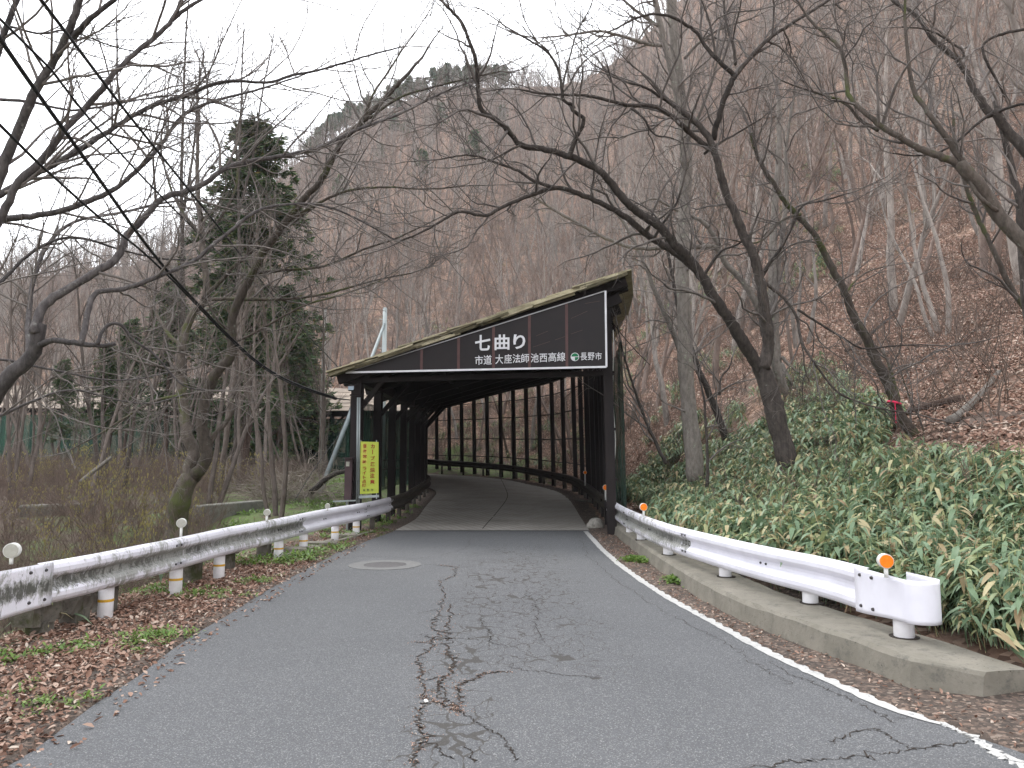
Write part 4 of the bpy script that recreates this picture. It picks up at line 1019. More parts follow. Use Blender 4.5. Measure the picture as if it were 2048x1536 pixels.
# ------------------------------------------------------------------ poles, strut and cables
def pole(px, ytop, Y, r, mat, label, group=None, steps=True):
    t = P(px, ytop, Y); zb = hz(t.x, t.y); root = empty('utility_pole', (t.x, t.y, zb), label, 'utility pole')
    MB().cyl((t.x, t.y, zb-.3), (t.x, t.y, t.z), r*1.15, r*.8, 16).build('pole', mat, root, True)
    MB().cyl((t.x, t.y, t.z), (t.x, t.y, t.z+.05), r*.85, r*.6, 16).build('cap', mat, root)
    for k in range(5):
        z = t.z-.4-k*.55; MB().cyl((t.x-r*.6, t.y, z), (t.x-r-.12, t.y, z), .012, n=6).build('step_bolt', M['steel'], root)
    return root, t
_, t1 = pole(770, 618, 28, .10, M['steel'], 'slim grey utility pole with a diagonal brace behind the shed roof')
foot = P(640, 985, 21.5); hd = t1+Vector((0, 0, -.55))
o = MB().cyl(foot-(hd-foot).normalized()*.3, hd, .075, .055, 14).build('pole_brace', M['brace'], None, True); tag(o, 'long slanting grey steel brace leaning from the grass bank to the slim pole', 'pole brace')
r2, t2 = pole(650, 618, 37, .11, M['pole_concrete'], 'pale concrete utility pole standing left of the shed in front of the far roof')
MB().beam(t2+Vector((-.5, 0, -.9)), t2+Vector((.5, 0, -.9)), .05, .05).build('crossarm', M['pole_concrete'], r2)
def cable(ps, r, label, sag=0):
    p = np.array([tuple(P(*q)) for q in ps]); p = resample(p, 60, 2)
    o = tubes('cable', [(p, np.full(60, r*1.35))], M['cable'], 7); tag(o, label, 'cable', 'black overhead cables running down to the shed')
cable([(-60, -10, 5.2), (0, 78, 5.6), (78, 191, 6.2), (164, 309, 7), (219, 387, 7.8), (273, 465, 8.8), (330, 537, 9.8), (365, 575, 10.4), (456, 671, 12.2), (521, 730, 13.6), (583, 766, 14.8), (674, 797, 16.2)], .014, 'thickest black cable from the upper left down to the shed corner')
cable([(-60, 190, 5.4), (0, 250, 5.8), (78, 328, 6.6), (109, 355, 7), (187, 426, 8), (242, 469, 8.7), (292, 508, 9.4), (365, 580, 10.6), (456, 676, 12.2), (521, 734, 13.6), (583, 770, 14.8), (672, 799, 16.2)], .010, 'lowest black cable at the left edge, joining the thick one')
cable([(60, -30, 5.5), (82, 0, 5.7), (150, 88, 6.3), (215, 176, 7), (273, 250, 7.8), (336, 328, 8.8), (390, 395, 10), (470, 495, 12), (560, 610, 16), (700, 760, 27.9)], .011, 'black cable entering at the top of the picture left of the trunks')
cable([(-60, -20, 5.4), (0, 40, 5.8), (98, 129, 6.4), (164, 223, 7.2), (211, 273, 8), (285, 355, 9), (330, 400, 10), (450, 520, 14), (600, 640, 24), (650, 665, 36.8)], .009, 'thin black cable between the two upper cables')
o = MB().cyl(P(675, 797, 16.25), P(700, 800, 16.3), .012, n=8).build('cable_clamp', M['cable']); tag(o, 'short dark bracket holding the cable end to the shed corner', 'bracket')
p = resample(np.array([tuple(P(*q)) for q in ((700, 815, 16.3), (680, 870, 16), (655, 900, 15.6), (620, 950, 15), (590, 1000, 14.6))]), 12)
o = tubes('guy_wire', [(p, np.full(12, .007))], M['cable'], 5); tag(o, 'thin guy wire slanting from the shed corner into the scrub', 'wire')
p = resample(np.array([tuple(P(*q)) for q in ((1222, 640, 15.7), (1240, 665, 16), (1270, 700, 16.6), (1300, 730, 17.4))]), 12)
o = tubes('stay_wire', [(p, np.full(12, .01))], M['cable'], 5); tag(o, 'thin black stay wire from the right front post to the hillside', 'wire')

# ------------------------------------------------------------------ retaining wall and small things
a, b = P(395, 1000, 16.5), P(525, 1000, 18.5)
mb = MB(); mb.beam((a.x, a.y, .08), (b.x, b.y, .10), .3, .98); o = mb.build('retaining_wall', M['concrete_wall'], bevel=.03); tag(o, 'lichen-stained low concrete wall behind the left guardrail', 'wall')
a2, b2 = P(40, 1000, 17), P(190, 1000, 18)
o = MB().beam((a2.x, a2.y, .0), (b2.x, b2.y, .0), .4, 1.1).build('retaining_wall', M['concrete_old'], bevel=.05); tag(o, 'dark mossy concrete block half hidden in the scrub at left', 'wall')
def lump(name, c, size, mat, label, cat, seed=0, amp=.25):
    import bmesh
    bm = bmesh.new(); bmesh.ops.create_icosphere(bm, subdivisions=3, radius=1); rg = random.Random(seed); ks = [(Vector((rg.gauss(0, 1), rg.gauss(0, 1), rg.gauss(0, 1))).normalized()*rg.uniform(2, 5), rg.uniform(0, 6)) for _ in range(7)]
    for v in bm.verts:
        k = 1+amp*sum(math.sin(v.co.dot(a)+b) for a, b in ks)/3.5; v.co = Vector((v.co.x*size[0]*k, v.co.y*size[1]*k, v.co.z*size[2]*k))
    me = bpy.data.meshes.new(name); bm.to_mesh(me); bm.free(); o = link(name, me, mat, None, True); o.location = c; return tag(o, label, cat)
g = G(1192, 1046, .12); lump('sandbag', (g.x, g.y, .10), (.19, .15, .13), M['bag'], 'crumpled pale bag lying at the far end of the right kerb', 'bag', 3, .3)
g = G(1436, 1201, 0); o = MB().box((g.x, g.y, .05), (.035, .14, .012), rz=.45, rx=.15).build('white_plate', M['litter_white']); tag(o, 'small white plastic strip lying in the dirt by the right kerb', 'litter')
g = G(852, 1404, 0); o = MB().box((g.x, g.y, .01), (.02, .045, .008), rz=.3, jit=.004).build('wood_chip', M['litter_white']); tag(o, 'tiny pale chip lying in the crack of the road', 'litter')
p = P(1790, 812, 12.85); rb = empty('ribbon_marker', p, 'bright pink ribbon tied round the leaning tree at right', 'ribbon')
c = P(1789, 806, 12.93); MB().cyl(c-Vector((.008, 0, .012)), c+Vector((0, 0, .014)), .122, .118, 14).build('loop', M['ribbon'], rb)
MB().beam(P(1790, 804, 12.72), P(1792, 846, 12.72), .03, .004).build('tail', M['ribbon'], rb)


# ------------------------------------------------------------------ haze
m = bpy.data.materials.new('haze'); m.use_nodes = True; n = m.node_tree; n.nodes.clear()
pv = n.nodes.new('ShaderNodeVolumePrincipled'); pv.inputs['Color'].default_value = (.93, .95, 1, 1); pv.inputs['Density'].default_value = .0003
ou = n.nodes.new('ShaderNodeOutputMaterial'); n.links.new(pv.outputs[0], ou.inputs['Volume'])
hb = MB().box((0, 0, 120), (1100, 1100, 250)).build('haze', m); tag(hb, 'thin pale haze in the air in front of the mountain', 'haze', None, 'stuff')
# ------------------------------------------------------------------ trees
R_ND = random.Random(11)
def rvec(): return Vector((R_ND.gauss(0, 1), R_ND.gauss(0, 1), R_ND.gauss(0, 1)))
def walk(p, d, L, r0, r1, n, wob, up):
    pts = [p.copy()]; rad = [r0]; d = d.normalized(); st = L/n
    for k in range(n):
        d = (d+rvec()*wob+Vector((0, 0, up))).normalized(); p = p+d*st*R_ND.uniform(.8, 1.2); pts.append(p.copy()); rad.append(r0+(r1-r0)*(k+1)/n)
    return pts, rad
def sprout(lines, pts, rad, lv, cfg, t0=.1):
    """side shoots along a path; cfg[lv] = (per metre, length, angle, segments, wobble, up, r max, r tip)"""
    if lv >= len(cfg): return
    dens, ln, ang, n, wob, up, rm, rt = cfg[lv]
    acc = [0.]
    for a, b in zip(pts[:-1], pts[1:]): acc.append(acc[-1]+(b-a).length)
    T = acc[-1]; m = int(T*(1-t0)*dens+R_ND.random()); k = 0
    for t in sorted(R_ND.uniform(t0, 1) for _ in range(m)):
        s = t*T
        while k < len(acc)-2 and acc[k+1] < s: k += 1
        f = (s-acc[k])/(acc[k+1]-acc[k]+1e-9); p = pts[k].lerp(pts[k+1], min(f, 1)); r = rad[k]+(rad[k+1]-rad[k])*f
        tg = (pts[k+1]-pts[k]).normalized(); q = tg.orthogonal().normalized(); q.rotate(Matrix.Rotation(R_ND.uniform(0, 6.283), 3, tg))
        a = math.radians(ang+R_ND.gauss(0, 12)); d = tg*math.cos(a)+q*math.sin(a)+Vector((0, 0, up*1.5))
        L = ln*R_ND.uniform(.45, 1.3)*(1.05-.5*t); rr = min(r*.62, rm*R_ND.uniform(.6, 1.1))
        cp, cr_ = walk(p, d, L, rr, rt, n, wob, up); lines.append((cp, cr_)); sprout(lines, cp, cr_, lv+1, cfg, .15)
    # the tip forks on
def arr(lines): return [(np.array([tuple(v) for v in p]), np.array(r)) for p, r in lines]
SIDES = lambda r: 10 if r > .06 else (6 if r > .02 else (4 if r > .008 else 3))
CFG_A = [(4.3, 2.1, 45, 9, .13, .035, .020, .0042), (5.2, .75, 42, 6, .15, .03, .007, .0024), (4.4, .30, 40, 3, .12, .02, .0034, .0018)]
CFG_C = [(3.9, 2.1, 48, 9, .20, .04, .028, .005), (5.2, .85, 48, 6, .22, .03, .009, .003), (3.8, .38, 45, 3, .2, .02, .004, .0022)]
CFG_B = [(3.8, 1.9, 50, 8, .18, .03, .022, .004), (4.6, .8, 48, 6, .2, .02, .008, .003), (3.0, .35, 45, 3, .15, .02, .004, .002)]
M['bark_hollow'] = bark('bark_hollow', (.065, .052, .045), (.15, .125, .11), None, scale=3)
M['twig_grey'] = bark('twig_grey', (.085, .075, .070), (.20, .178, .165), None, scale=3)
def hero(name, label, cat, mat, limbs, cfg, twigmat=None, dens_t0=.12, wk=1.):
    """limbs: (part name, [(px,py),...], Y at the start, Y at the end, width px start, width px end, twigs?)"""
    first = limbs[0]; b = P(*first[1][0], first[2]); root = empty(name, (b.x, b.y, b.z), label, cat)
    tw = []
    for (pn, pl, y0, y1, w0, w1, tk) in limbs:
        n = len(pl); raw = []
        cum = [0.]
        for a, c in zip(pl[:-1], pl[1:]): cum.append(cum[-1]+math.hypot(c[0]-a[0], c[1]-a[1]))
        for i, (px, py) in enumerate(pl):
            Y = y0+(y1-y0)*cum[i]/cum[-1]; v = P(px, py, Y); raw.append((v.x, v.y+.06*math.sin(i*1.9+px), v.z, (w0+(w1-w0)*(cum[i]/cum[-1])**.8)/2/F*Y*wk))
        q = resample(raw, max(10, n*5), 2); q[:, :3] += RNG.normal(0, .25, (len(q), 3))*np.minimum(q[:, 3:4], .05)*.5
        q[:, 3] *= .95+.04*np.sin(np.arange(len(q))*.5+px)+RNG.normal(0, .018, len(q))
        qc = np.vstack([q[:1], q, q[-1:]]); qc[0, :3] -= (q[1, :3]-q[0, :3])*.3; qc[0, 3] *= .05; qc[-1, :3] += (q[-1, :3]-q[-2, :3])*.3; qc[-1, 3] *= .05
        tubes(pn, [(qc[:, :3], qc[:, 3])], mat, 12 if q[0, 3] > .05 else 8, root)
        if tk:
            pp = [Vector(v) for v in q[:, :3]]; sprout(tw, pp, list(q[:, 3]), 0, [((c[0]*tk,)+c[1:] if j == 0 else c) for j, c in enumerate(cfg)], dens_t0)
            e = walk(pp[-1], pp[-1]-pp[-3], 1.2, q[-1, 3], .003, 7, .12, .02); tw.append(e); sprout(tw, e[0], e[1], 1, cfg, 0)
    if tw:
        o = tubes('twigs', arr(tw), twigmat or mat, 3, root, SIDES); o['kind'] = 'stuff'
    return root
hero('cherry_tree', 'large leaning cherry tree off the left edge with thick pale limbs across the sky', 'tree', M['bark_near'], [
    ('trunk', [(-330, 1330), (-300, 1150), (-210, 900), (-120, 690), (-60, 500)], 8.2, 7.6, 70, 40, 0),
    ('limb', [(-60, 500), (0, 320), (23, 270), (40, 234), (74, 168), (98, 129), (145, 62), (168, 0), (185, -90)], 7.6, 7.0, 34, 14, .7),
    ('limb', [(140, 68), (185, 45), (232, 0), (290, -70)], 7.1, 6.8, 16, 8, .7),
    ('limb', [(-90, 590), (0, 430), (39, 367), (78, 320), (129, 270), (168, 211), (219, 168), (250, 129), (289, 86), (336, 43), (359, 0), (380, -60)], 7.8, 8.2, 26, 9, .9),
    ('limb', [(340, 38), (375, 16), (410, 0), (460, -20), (540, -40)], 8.2, 8.4, 10, 5, .9),
    ('limb', [(-130, 480), (-30, 405), (98, 328), (156, 309), (203, 273), (250, 234), (293, 215), (332, 203), (375, 188), (422, 172), (469, 164), (543, 172), (586, 152), (625, 141), (687, 129), (742, 113), (800, 90)], 8.2, 10, 20, 4, 1.1),
    ('limb', [(-140, 470), (0, 434), (58, 437), (117, 426), (164, 402), (219, 383), (254, 352), (293, 332), (324, 289), (344, 254), (375, 227), (430, 205), (500, 180), (600, 150)], 8.6, 10.5, 22, 4, 1.1),
    ('limb', [(-60, 300), (-10, 160), (20, 60), (40, -40)], 7.4, 7.0, 22, 12, .8),
    ('limb', [(0, 200), (60, 205), (130, 218), (200, 220), (260, 205), (340, 195)], 7.6, 9, 9, 4, 1.),
    ('limb', [(30, 60), (90, 75), (140, 60), (220, 95), (300, 110)], 7.5, 8.5, 7, 3, 1.),
], CFG_A, M['twig_grey'], wk=.84)
hero('cherry_tree', 'leaning tree at the left edge whose low limb bends at a right angle', 'tree', M['bark_near'], [
    ('trunk', [(-160, 1120), (-90, 940), (-40, 840), (0, 777), (30, 740), (55, 719), (73, 679), (75, 650)], 9.5, 9.2, 46, 34, 0),
    ('limb', [(73, 665), (84, 620), (120, 591), (157, 569), (193, 544), (226, 525), (250, 495), (254, 470), (273, 457), (301, 426), (324, 398), (375, 381), (414, 367), (445, 344), (480, 328), (539, 312), (574, 307), (625, 303), (664, 281), (703, 266), (742, 246), (800, 232), (880, 190), (960, 160)], 9.2, 12, 24, 4, 1.2),
    ('limb', [(76, 690), (109, 680), (146, 686), (197, 691), (228, 688)], 9.2, 9.0, 17, 11, 0),
    ('limb', [(168, 688), (179, 639), (190, 587), (219, 583), (262, 577), (310, 558), (350, 540), (390, 518), (430, 490), (470, 455), (520, 418), (600, 408), (660, 414), (720, 440), (790, 480)], 9.1, 11.5, 16, 4, 1.3),
    ('limb', [(200, 690), (205, 665), (222, 646), (250, 650), (262, 675), (280, 690), (310, 710), (350, 755), (372, 775), (410, 781)], 9.0, 9.6, 10, 3, .8),
    ('limb', [(-60, 720), (0, 716), (60, 730), (130, 745), (200, 760), (270, 760), (340, 745)], 9.2, 10.5, 8, 3, 1.),
    ('limb', [(-80, 860), (0, 830), (60, 800), (150, 775), (230, 800), (300, 810), (370, 790)], 9.2, 11, 9, 3, .9),
    ('limb', [(60, 720), (50, 640), (60, 560), (100, 480), (160, 440), (240, 430), (330, 400), (420, 400)], 9.3, 11.5, 15, 4, 1.2),
    ('limb', [(-100, 640), (0, 560), (70, 500), (150, 470), (240, 500), (330, 520), (420, 520)], 8.8, 11.5, 12, 3, 1.1),
], CFG_A, M['twig_grey'], wk=.84)
hero('forked_tree', 'twin-stemmed crooked tree forking low behind the left guardrail', 'tree', M['bark_moss'], [
    ('trunk', [(348, 1090), (352, 1047), (360, 1010), (370, 974), (384, 948)], 13.0, 12.9, 46, 38, 0),
    ('stem', [(383, 952), (375, 937), (386, 918), (386, 900), (375, 872), (368, 828), (365, 773), (361, 726), (365, 690), (368, 657), (386, 624), (408, 604), (412, 560), (408, 520), (402, 470), (398, 400), (396, 320), (400, 240)], 12.9, 13.8, 27, 6, .8),
    ('stem', [(386, 955), (398, 945), (416, 923), (413, 886), (405, 846), (409, 810), (419, 770), (437, 741), (463, 715), (463, 675), (460, 646), (470, 609), (488, 573), (510, 536), (523, 508), (559, 461), (609, 398), (641, 363), (664, 312), (688, 273), (727, 246), (754, 211), (800, 164)], 12.9, 11.8, 27, 9, .7),
    ('limb', [(725, 247), (745, 190), (770, 150), (800, 100), (830, 60)], 11.9, 11.5, 7, 3, 1.1),
    ('limb', [(740, 240), (800, 195), (860, 175), (930, 160), (1000, 140)], 11.9, 11.5, 6, 3, 1.1),
    ('limb', [(570, 450), (640, 400), (700, 378), (770, 372), (850, 380), (930, 372)], 12.3, 12.5, 8, 3, 1.2),
    ('limb', [(500, 548), (580, 540), (650, 535), (720, 500), (790, 480), (870, 440)], 12.6, 12.8, 8, 3, 1.2),
    ('limb', [(463, 690), (520, 660), (600, 610), (680, 590), (760, 560)], 12.9, 12.5, 6, 3, 1.),
    ('limb', [(408, 598), (440, 560), (480, 520), (540, 480), (590, 440), (650, 400)], 13, 13, 11, 4, 1.1),
    ('limb', [(405, 600), (450, 598), (520, 598), (590, 600), (660, 585), (740, 560), (820, 545)], 13, 12.6, 9, 3, 1.1),
    ('limb', [(368, 745), (330, 735), (290, 728), (258, 715), (230, 695)], 13, 13.6, 8, 3, 1.),
    ('limb', [(415, 900), (430, 870), (450, 845), (470, 820), (460, 800)], 12.9, 13, 13, 7, 0),
    ('limb', [(370, 700), (330, 660), (300, 600), (280, 540), (250, 500)], 13, 13.8, 9, 3, 1.1),
    ('limb', [(365, 790), (310, 800), (260, 830), (200, 870), (140, 900)], 13, 13.8, 7, 3, .9),
    ('limb', [(402, 470), (360, 420), (330, 350), (320, 280), (340, 200)], 13.4, 13.8, 7, 3, 1.1),
    ('limb', [(402, 480), (450, 430), (480, 360), (470, 280), (490, 190)], 13.4, 13.8, 7, 3, 1.1),
], CFG_B, M['twig_grey'])
hero('oak_tree', 'big crooked tree on the bamboo bank, forking low and arching over the shed', 'tree', M['bark_dark'], [
    ('trunk', [(1590, 1010), (1584, 975), (1574, 908), (1555, 849), (1547, 802), (1531, 752), (1523, 730)], 12.6, 12.7, 46, 38, 0),
    ('stem', [(1523, 742), (1484, 681), (1453, 634), (1426, 595), (1406, 554), (1379, 518), (1344, 487), (1316, 450), (1281, 425), (1250, 406), (1233, 375), (1209, 352), (1186, 330), (1147, 316), (1092, 297), (1041, 291), (1018, 266), (998, 242), (959, 219), (957, 195), (955, 148), (951, 117), (936, 78), (928, 51), (889, 12)], 12.7, 10.5, 28, 6, .8),
    ('stem', [(1525, 738), (1539, 697), (1535, 666), (1527, 619), (1523, 580), (1518, 547), (1508, 515), (1491, 477), (1471, 430), (1455, 391), (1436, 332), (1424, 289), (1412, 262), (1390, 240), (1358, 215)], 12.7, 12.2, 28, 12, .6),
    ('limb', [(1412, 565), (1379, 530), (1344, 500), (1309, 478), (1273, 455), (1250, 431), (1201, 406), (1162, 387), (1115, 375), (1084, 379), (1034, 402), (998, 414), (971, 433), (920, 418), (897, 433), (850, 465), (800, 480)], 12.6, 11, 18, 4, 1.),
    ('limb', [(1115, 375), (1069, 363), (1037, 342), (987, 324), (940, 310), (880, 320)], 11.6, 11.5, 9, 3, 1.1),
    ('limb', [(1139, 312), (1150, 275), (1174, 238), (1150, 225), (1139, 216), (1153, 212), (1128, 200), (1125, 190), (1120, 150), (1100, 110), (1060, 85), (1030, 60)], 11.3, 11, 11, 4, 1.1),
    ('limb', [(1040, 291), (1010, 305), (985, 318), (960, 330)], 11, 11, 6, 3, 1.),
    ('limb', [(1428, 275), (1436, 234), (1451, 188), (1471, 148)], 12.3, 12, 13, 12, .5),
    ('limb', [(1471, 150), (1436, 125), (1412, 90), (1397, 59), (1342, 35), (1290, 30), (1230, 60)], 12, 11.5, 11, 4, 1.1),
    ('limb', [(1471, 150), (1506, 109), (1537, 74), (1592, 39), (1650, 8), (1700, -30)], 12, 12, 11, 5, 1.1),
    ('limb', [(1470, 130), (1467, 98), (1455, 51), (1448, 0), (1450, -60)], 12, 12, 8, 4, 1.),
    ('limb', [(1420, 300), (1389, 270), (1358, 250), (1330, 225), (1303, 211), (1260, 211), (1221, 199), (1174, 191), (1131, 188), (1080, 190), (1040, 180)], 12.4, 11, 13, 4, 1.1),
    ('limb', [(1264, 213), (1290, 240), (1299, 255), (1315, 270), (1330, 275), (1346, 281)], 11.6, 11.5, 7, 3, .7),
    ('limb', [(1410, 305), (1440, 285), (1480, 262), (1520, 240)], 12.4, 12.5, 7, 3, 1.),
    ('limb', [(1358, 215), (1320, 190), (1290, 175), (1255, 168)], 12.2, 12, 9, 5, 1.),
    ('limb', [(1519, 560), (1535, 530), (1560, 500), (1590, 440), (1600, 410), (1650, 400), (1690, 390)], 12.7, 12.2, 9, 3, .9),
    ('limb', [(1519, 563), (1550, 580), (1583, 612), (1597, 640), (1600, 690), (1630, 730), (1670, 785), (1700, 800), (1760, 818), (1840, 830)], 12.6, 12, 8, 3, .9),
    ('limb', [(1595, 622), (1640, 645), (1690, 680), (1730, 700), (1790, 690), (1850, 690)], 12.4, 12.4, 6, 3, .8),
    ('limb', [(1406, 552), (1440, 500), (1475, 490), (1500, 470)], 12.7, 12.7, 8, 3, .8),
], CFG_C, M['twig_grey'])
hero('tall_straight_tree', 'tall straight grey-green trunk rising behind the arching tree, just right of the shed', 'tree', M['bark_grey'], [
    ('trunk', [(1392, 960), (1386, 900), (1379, 830), (1371, 732), (1371, 634), (1363, 556), (1367, 459), (1371, 400), (1371, 351), (1373, 273), (1366, 234), (1358, 156), (1346, 78), (1338, -60)], 15.5, 15.5, 38, 20, .25),
    ('limb', [(1368, 330), (1360, 240), (1346, 156), (1330, 98), (1318, 39), (1307, -20)], 15.3, 14.8, 17, 12, .9),
    ('limb', [(1372, 290), (1395, 240), (1410, 200), (1425, 160), (1440, 100)], 15.3, 15, 8, 4, 1.),
    ('limb', [(1330, 95), (1290, 90), (1250, 75), (1200, 62), (1150, 65), (1110, 70)], 15, 14, 9, 4, 1.2),
    ('limb', [(1325, 60), (1270, 20), (1230, -20)], 15, 14.6, 8, 5, 1.2),
    ('limb', [(1368, 120), (1400, 80), (1440, 60), (1500, 40)], 15.4, 15, 7, 3, 1.),
], CFG_C, M['twig_grey'])
hero('leaning_tree', 'slender moss-green tree leaning left over the bamboo, with a pink ribbon round its lower trunk', 'tree', M['bark_moss'], [
    ('trunk', [(1915, 985), (1900, 955), (1875, 920), (1836, 877), (1797, 826), (1781, 775), (1750, 712), (1727, 666), (1707, 630), (1684, 576), (1668, 545), (1641, 490), (1621, 459), (1598, 431), (1570, 400), (1540, 360), (1515, 320), (1500, 270)], 12.9, 13, 30, 7, .5),
    ('limb', [(1795, 800), (1770, 700), (1745, 690), (1700, 620), (1690, 560)], 13, 13.4, 8, 4, .8),
    ('limb', [(1690, 590), (1710, 560), (1740, 540), (1780, 530)], 13, 13, 5, 2.5, .8),
    ('limb', [(1600, 430), (1560, 440), (1530, 480), (1500, 490), (1460, 480)], 13, 12.6, 7, 3, .8),
    ('limb', [(1850, 895), (1845, 850), (1820, 790), (1800, 730)], 12.9, 13.2, 5, 2.5, .8),
], CFG_B, M['twig_grey'])
hero('mossy_tree', 'dark mossy tree leaning in from the right edge with long limbs to the upper left', 'tree', M['bark_moss'], [
    ('trunk', [(2250, 900), (2180, 720), (2110, 590), (2048, 488), (2017, 446), (1984, 400), (1952, 361), (1919, 329)], 9.6, 9.8, 44, 26, 0),
    ('limb', [(1919, 330), (1887, 319), (1847, 303), (1802, 283), (1763, 260), (1730, 231), (1707, 205), (1697, 182), (1694, 140), (1678, 98), (1655, 68), (1620, 36), (1600, 0)], 9.8, 10.5, 17, 5, 1.1),
    ('limb', [(1922, 328), (1893, 280), (1854, 234), (1831, 182), (1821, 150), (1812, 98), (1812, 16), (1815, -50)], 9.8, 10, 14, 5, 1.1),
    ('limb', [(1760, 258), (1720, 240), (1690, 205), (1640, 190), (1600, 180), (1560, 165)], 10.1, 10.6, 8, 3, 1.1),
    ('limb', [(2000, 420), (1950, 395), (1940, 350), (1915, 310)], 9.7, 9.8, 10, 6, .5),
], CFG_C, M['twig_grey'])
hero('mossy_tree', 'second dark tree over the upper right corner, its limb crossing above the other', 'tree', M['bark_dark'], [
    ('trunk', [(2330, 900), (2240, 620), (2150, 430), (2048, 303), (2017, 260), (1987, 228)], 10.5, 11, 40, 20, 0),
    ('limb', [(1987, 228), (1965, 202), (1945, 163), (1926, 127), (1893, 101), (1860, 75), (1841, 49), (1828, 23), (1795, 6), (1760, -20)], 11, 11.4, 17, 6, 1.1),
    ('limb', [(1988, 230), (2010, 215), (2048, 207), (2100, 200)], 11, 10, 7, 6, .8),
    ('limb', [(1985, 226), (1950, 250), (1920, 280), (1880, 305), (1830, 312), (1780, 310)], 11, 10.6, 7, 3, 1.),
    ('limb', [(1930, 130), (1925, 105), (1920, 90), (1860, 60), (1800, 58)], 11.2, 11, 6, 3, 1.),
    ('limb', [(2048, 60), (2000, 70), (1970, 80), (1960, 110), (1990, 160), (2015, 190)], 10.8, 11, 7, 5, 1.),
], CFG_C, M['twig_grey'])
hero('dark_trunk_tree', 'dark near-vertical trunk at the right edge behind the mossy tree', 'tree', M['bark_dark'], [
    ('trunk', [(2085, 900), (2060, 640), (2046, 482), (2040, 407), (2023, 326), (2007, 270), (1995, 200)], 13, 13, 26, 12, .6),
    ('limb', [(2040, 407), (2060, 330), (2070, 250)], 13, 13, 8, 4, 1.)], CFG_C, M['twig_grey'])
hero('slim_tree', 'slim bare tree crossing behind the mossy limb at right, lower stem at the frame edge', 'tree', M['bark_moss'], [
    ('trunk', [(2090, 660), (2048, 611), (2015, 556), (1992, 513), (1972, 466), (1953, 420), (1930, 370), (1910, 300), (1905, 240)], 14, 14.5, 14, 6, .8)], CFG_C, M['twig_grey'])
hero('arching_tree', 'grey tree curving left behind the tall straight trunk', 'tree', M['bark_grey'], [
    ('trunk', [(1580, 800), (1560, 760), (1545, 700), (1520, 620), (1485, 560), (1450, 525), (1437, 492), (1400, 495), (1340, 495), (1275, 500), (1220, 480), (1160, 450), (1110, 420), (1060, 390)], 19, 18, 20, 5, .9),
    ('limb', [(1437, 492), (1410, 445), (1380, 430), (1330, 410), (1310, 395), (1285, 405)], 18.6, 18, 11, 4, .9),
    ('limb', [(1540, 690), (1548, 600), (1560, 500), (1575, 400), (1570, 300), (1590, 180)], 19, 19.5, 14, 5, .8)], CFG_C, M['twig_grey'])
hero('root_tree', 'grey tree with spreading exposed roots on the brown slope', 'tree', M['bark_grey'], [
    ('trunk', [(1565, 790), (1553, 740), (1548, 680), (1546, 600), (1545, 520), (1550, 420), (1560, 300), (1556, 200)], 21, 21.5, 26, 10, .5),
    ('root', [(1562, 730), (1580, 765), (1600, 790), (1618, 802)], 20.8, 20, 12, 4, 0), ('root', [(1560, 730), (1568, 770), (1582, 798)], 20.8, 20, 10, 4, 0),
    ('root', [(1556, 740), (1556, 770), (1550, 792)], 20.9, 20.3, 10, 4, 0), ('root', [(1565, 715), (1590, 740), (1610, 752)], 20.9, 20.2, 8, 3, 0)], CFG_C, M['twig_grey'])
hero('small_leaning_tree', 'thin stem curving up beside the right front post of the shed', 'tree', M['bark_grey'], [
    ('trunk', [(1370, 720), (1345, 660), (1320, 610), (1300, 560), (1285, 520), (1268, 480), (1240, 430), (1200, 400), (1150, 380)], 20, 20, 14, 4, 1.)], CFG_C, M['twig_grey'])
hero('young_tree', 'thin dark sapling standing in the bamboo right of the shed net', 'tree', M['bark_dark'], [
    ('trunk', [(1330, 925), (1300, 860), (1280, 810), (1262, 760), (1245, 700), (1235, 650)], 16.5, 16.8, 9, 3, 1.1)], CFG_C, M['twig_grey'])
hero('young_tree', 'dark sapling with short broken branches in front of the tall straight trunk', 'tree', M['bark_dark'], [
    ('trunk', [(1416, 990), (1415, 900), (1412, 830), (1408, 790), (1395, 740)], 14, 14, 8, 4, .8), ('limb', [(1437, 790), (1440, 755), (1460, 735), (1465, 715)], 14, 14, 6, 3, .8)], CFG_C, M['twig_grey'])
hero('young_tree', 'second grey stem behind the tall straight trunk, leaning left', 'tree', M['bark_dark'], [
    ('trunk', [(1455, 890), (1435, 830), (1415, 780), (1395, 735), (1360, 640), (1345, 560), (1330, 470)], 18, 18, 17, 6, .8)], CFG_C, M['twig_grey'])
hero('bare_larch', 'tall thin bare tree standing up against the white sky at left', 'tree', M['bark_dark'], [
    ('trunk', [(372, 950), (368, 700), (366, 500), (364, 350), (368, 200), (372, 90), (374, 20)], 26, 26, 15, 3, 1.5), ('limb', [(366, 420), (388, 300), (395, 200), (398, 140)], 26, 26, 7, 2.5, 1.6)],
    [(3.4, 1.5, 70, 6, .12, .02, .015, .005), (3.0, .7, 50, 4, .15, .02, .008, .004)])
hero('bare_larch', 'second thin upright tree against the sky, with long ascending shoots', 'tree', M['bark_dark'], [
    ('trunk', [(470, 950), (478, 700), (480, 500), (476, 380), (482, 250), (485, 120), (487, 60)], 29, 29, 12, 2.5, 1.4), ('limb', [(478, 420), (510, 300), (520, 200), (545, 90)], 29, 29, 6, 2.5, 1.2)],
    [(2.8, 2.2, 35, 6, .08, .05, .014, .005), (2.4, .9, 40, 4, .12, .03, .008, .004)])

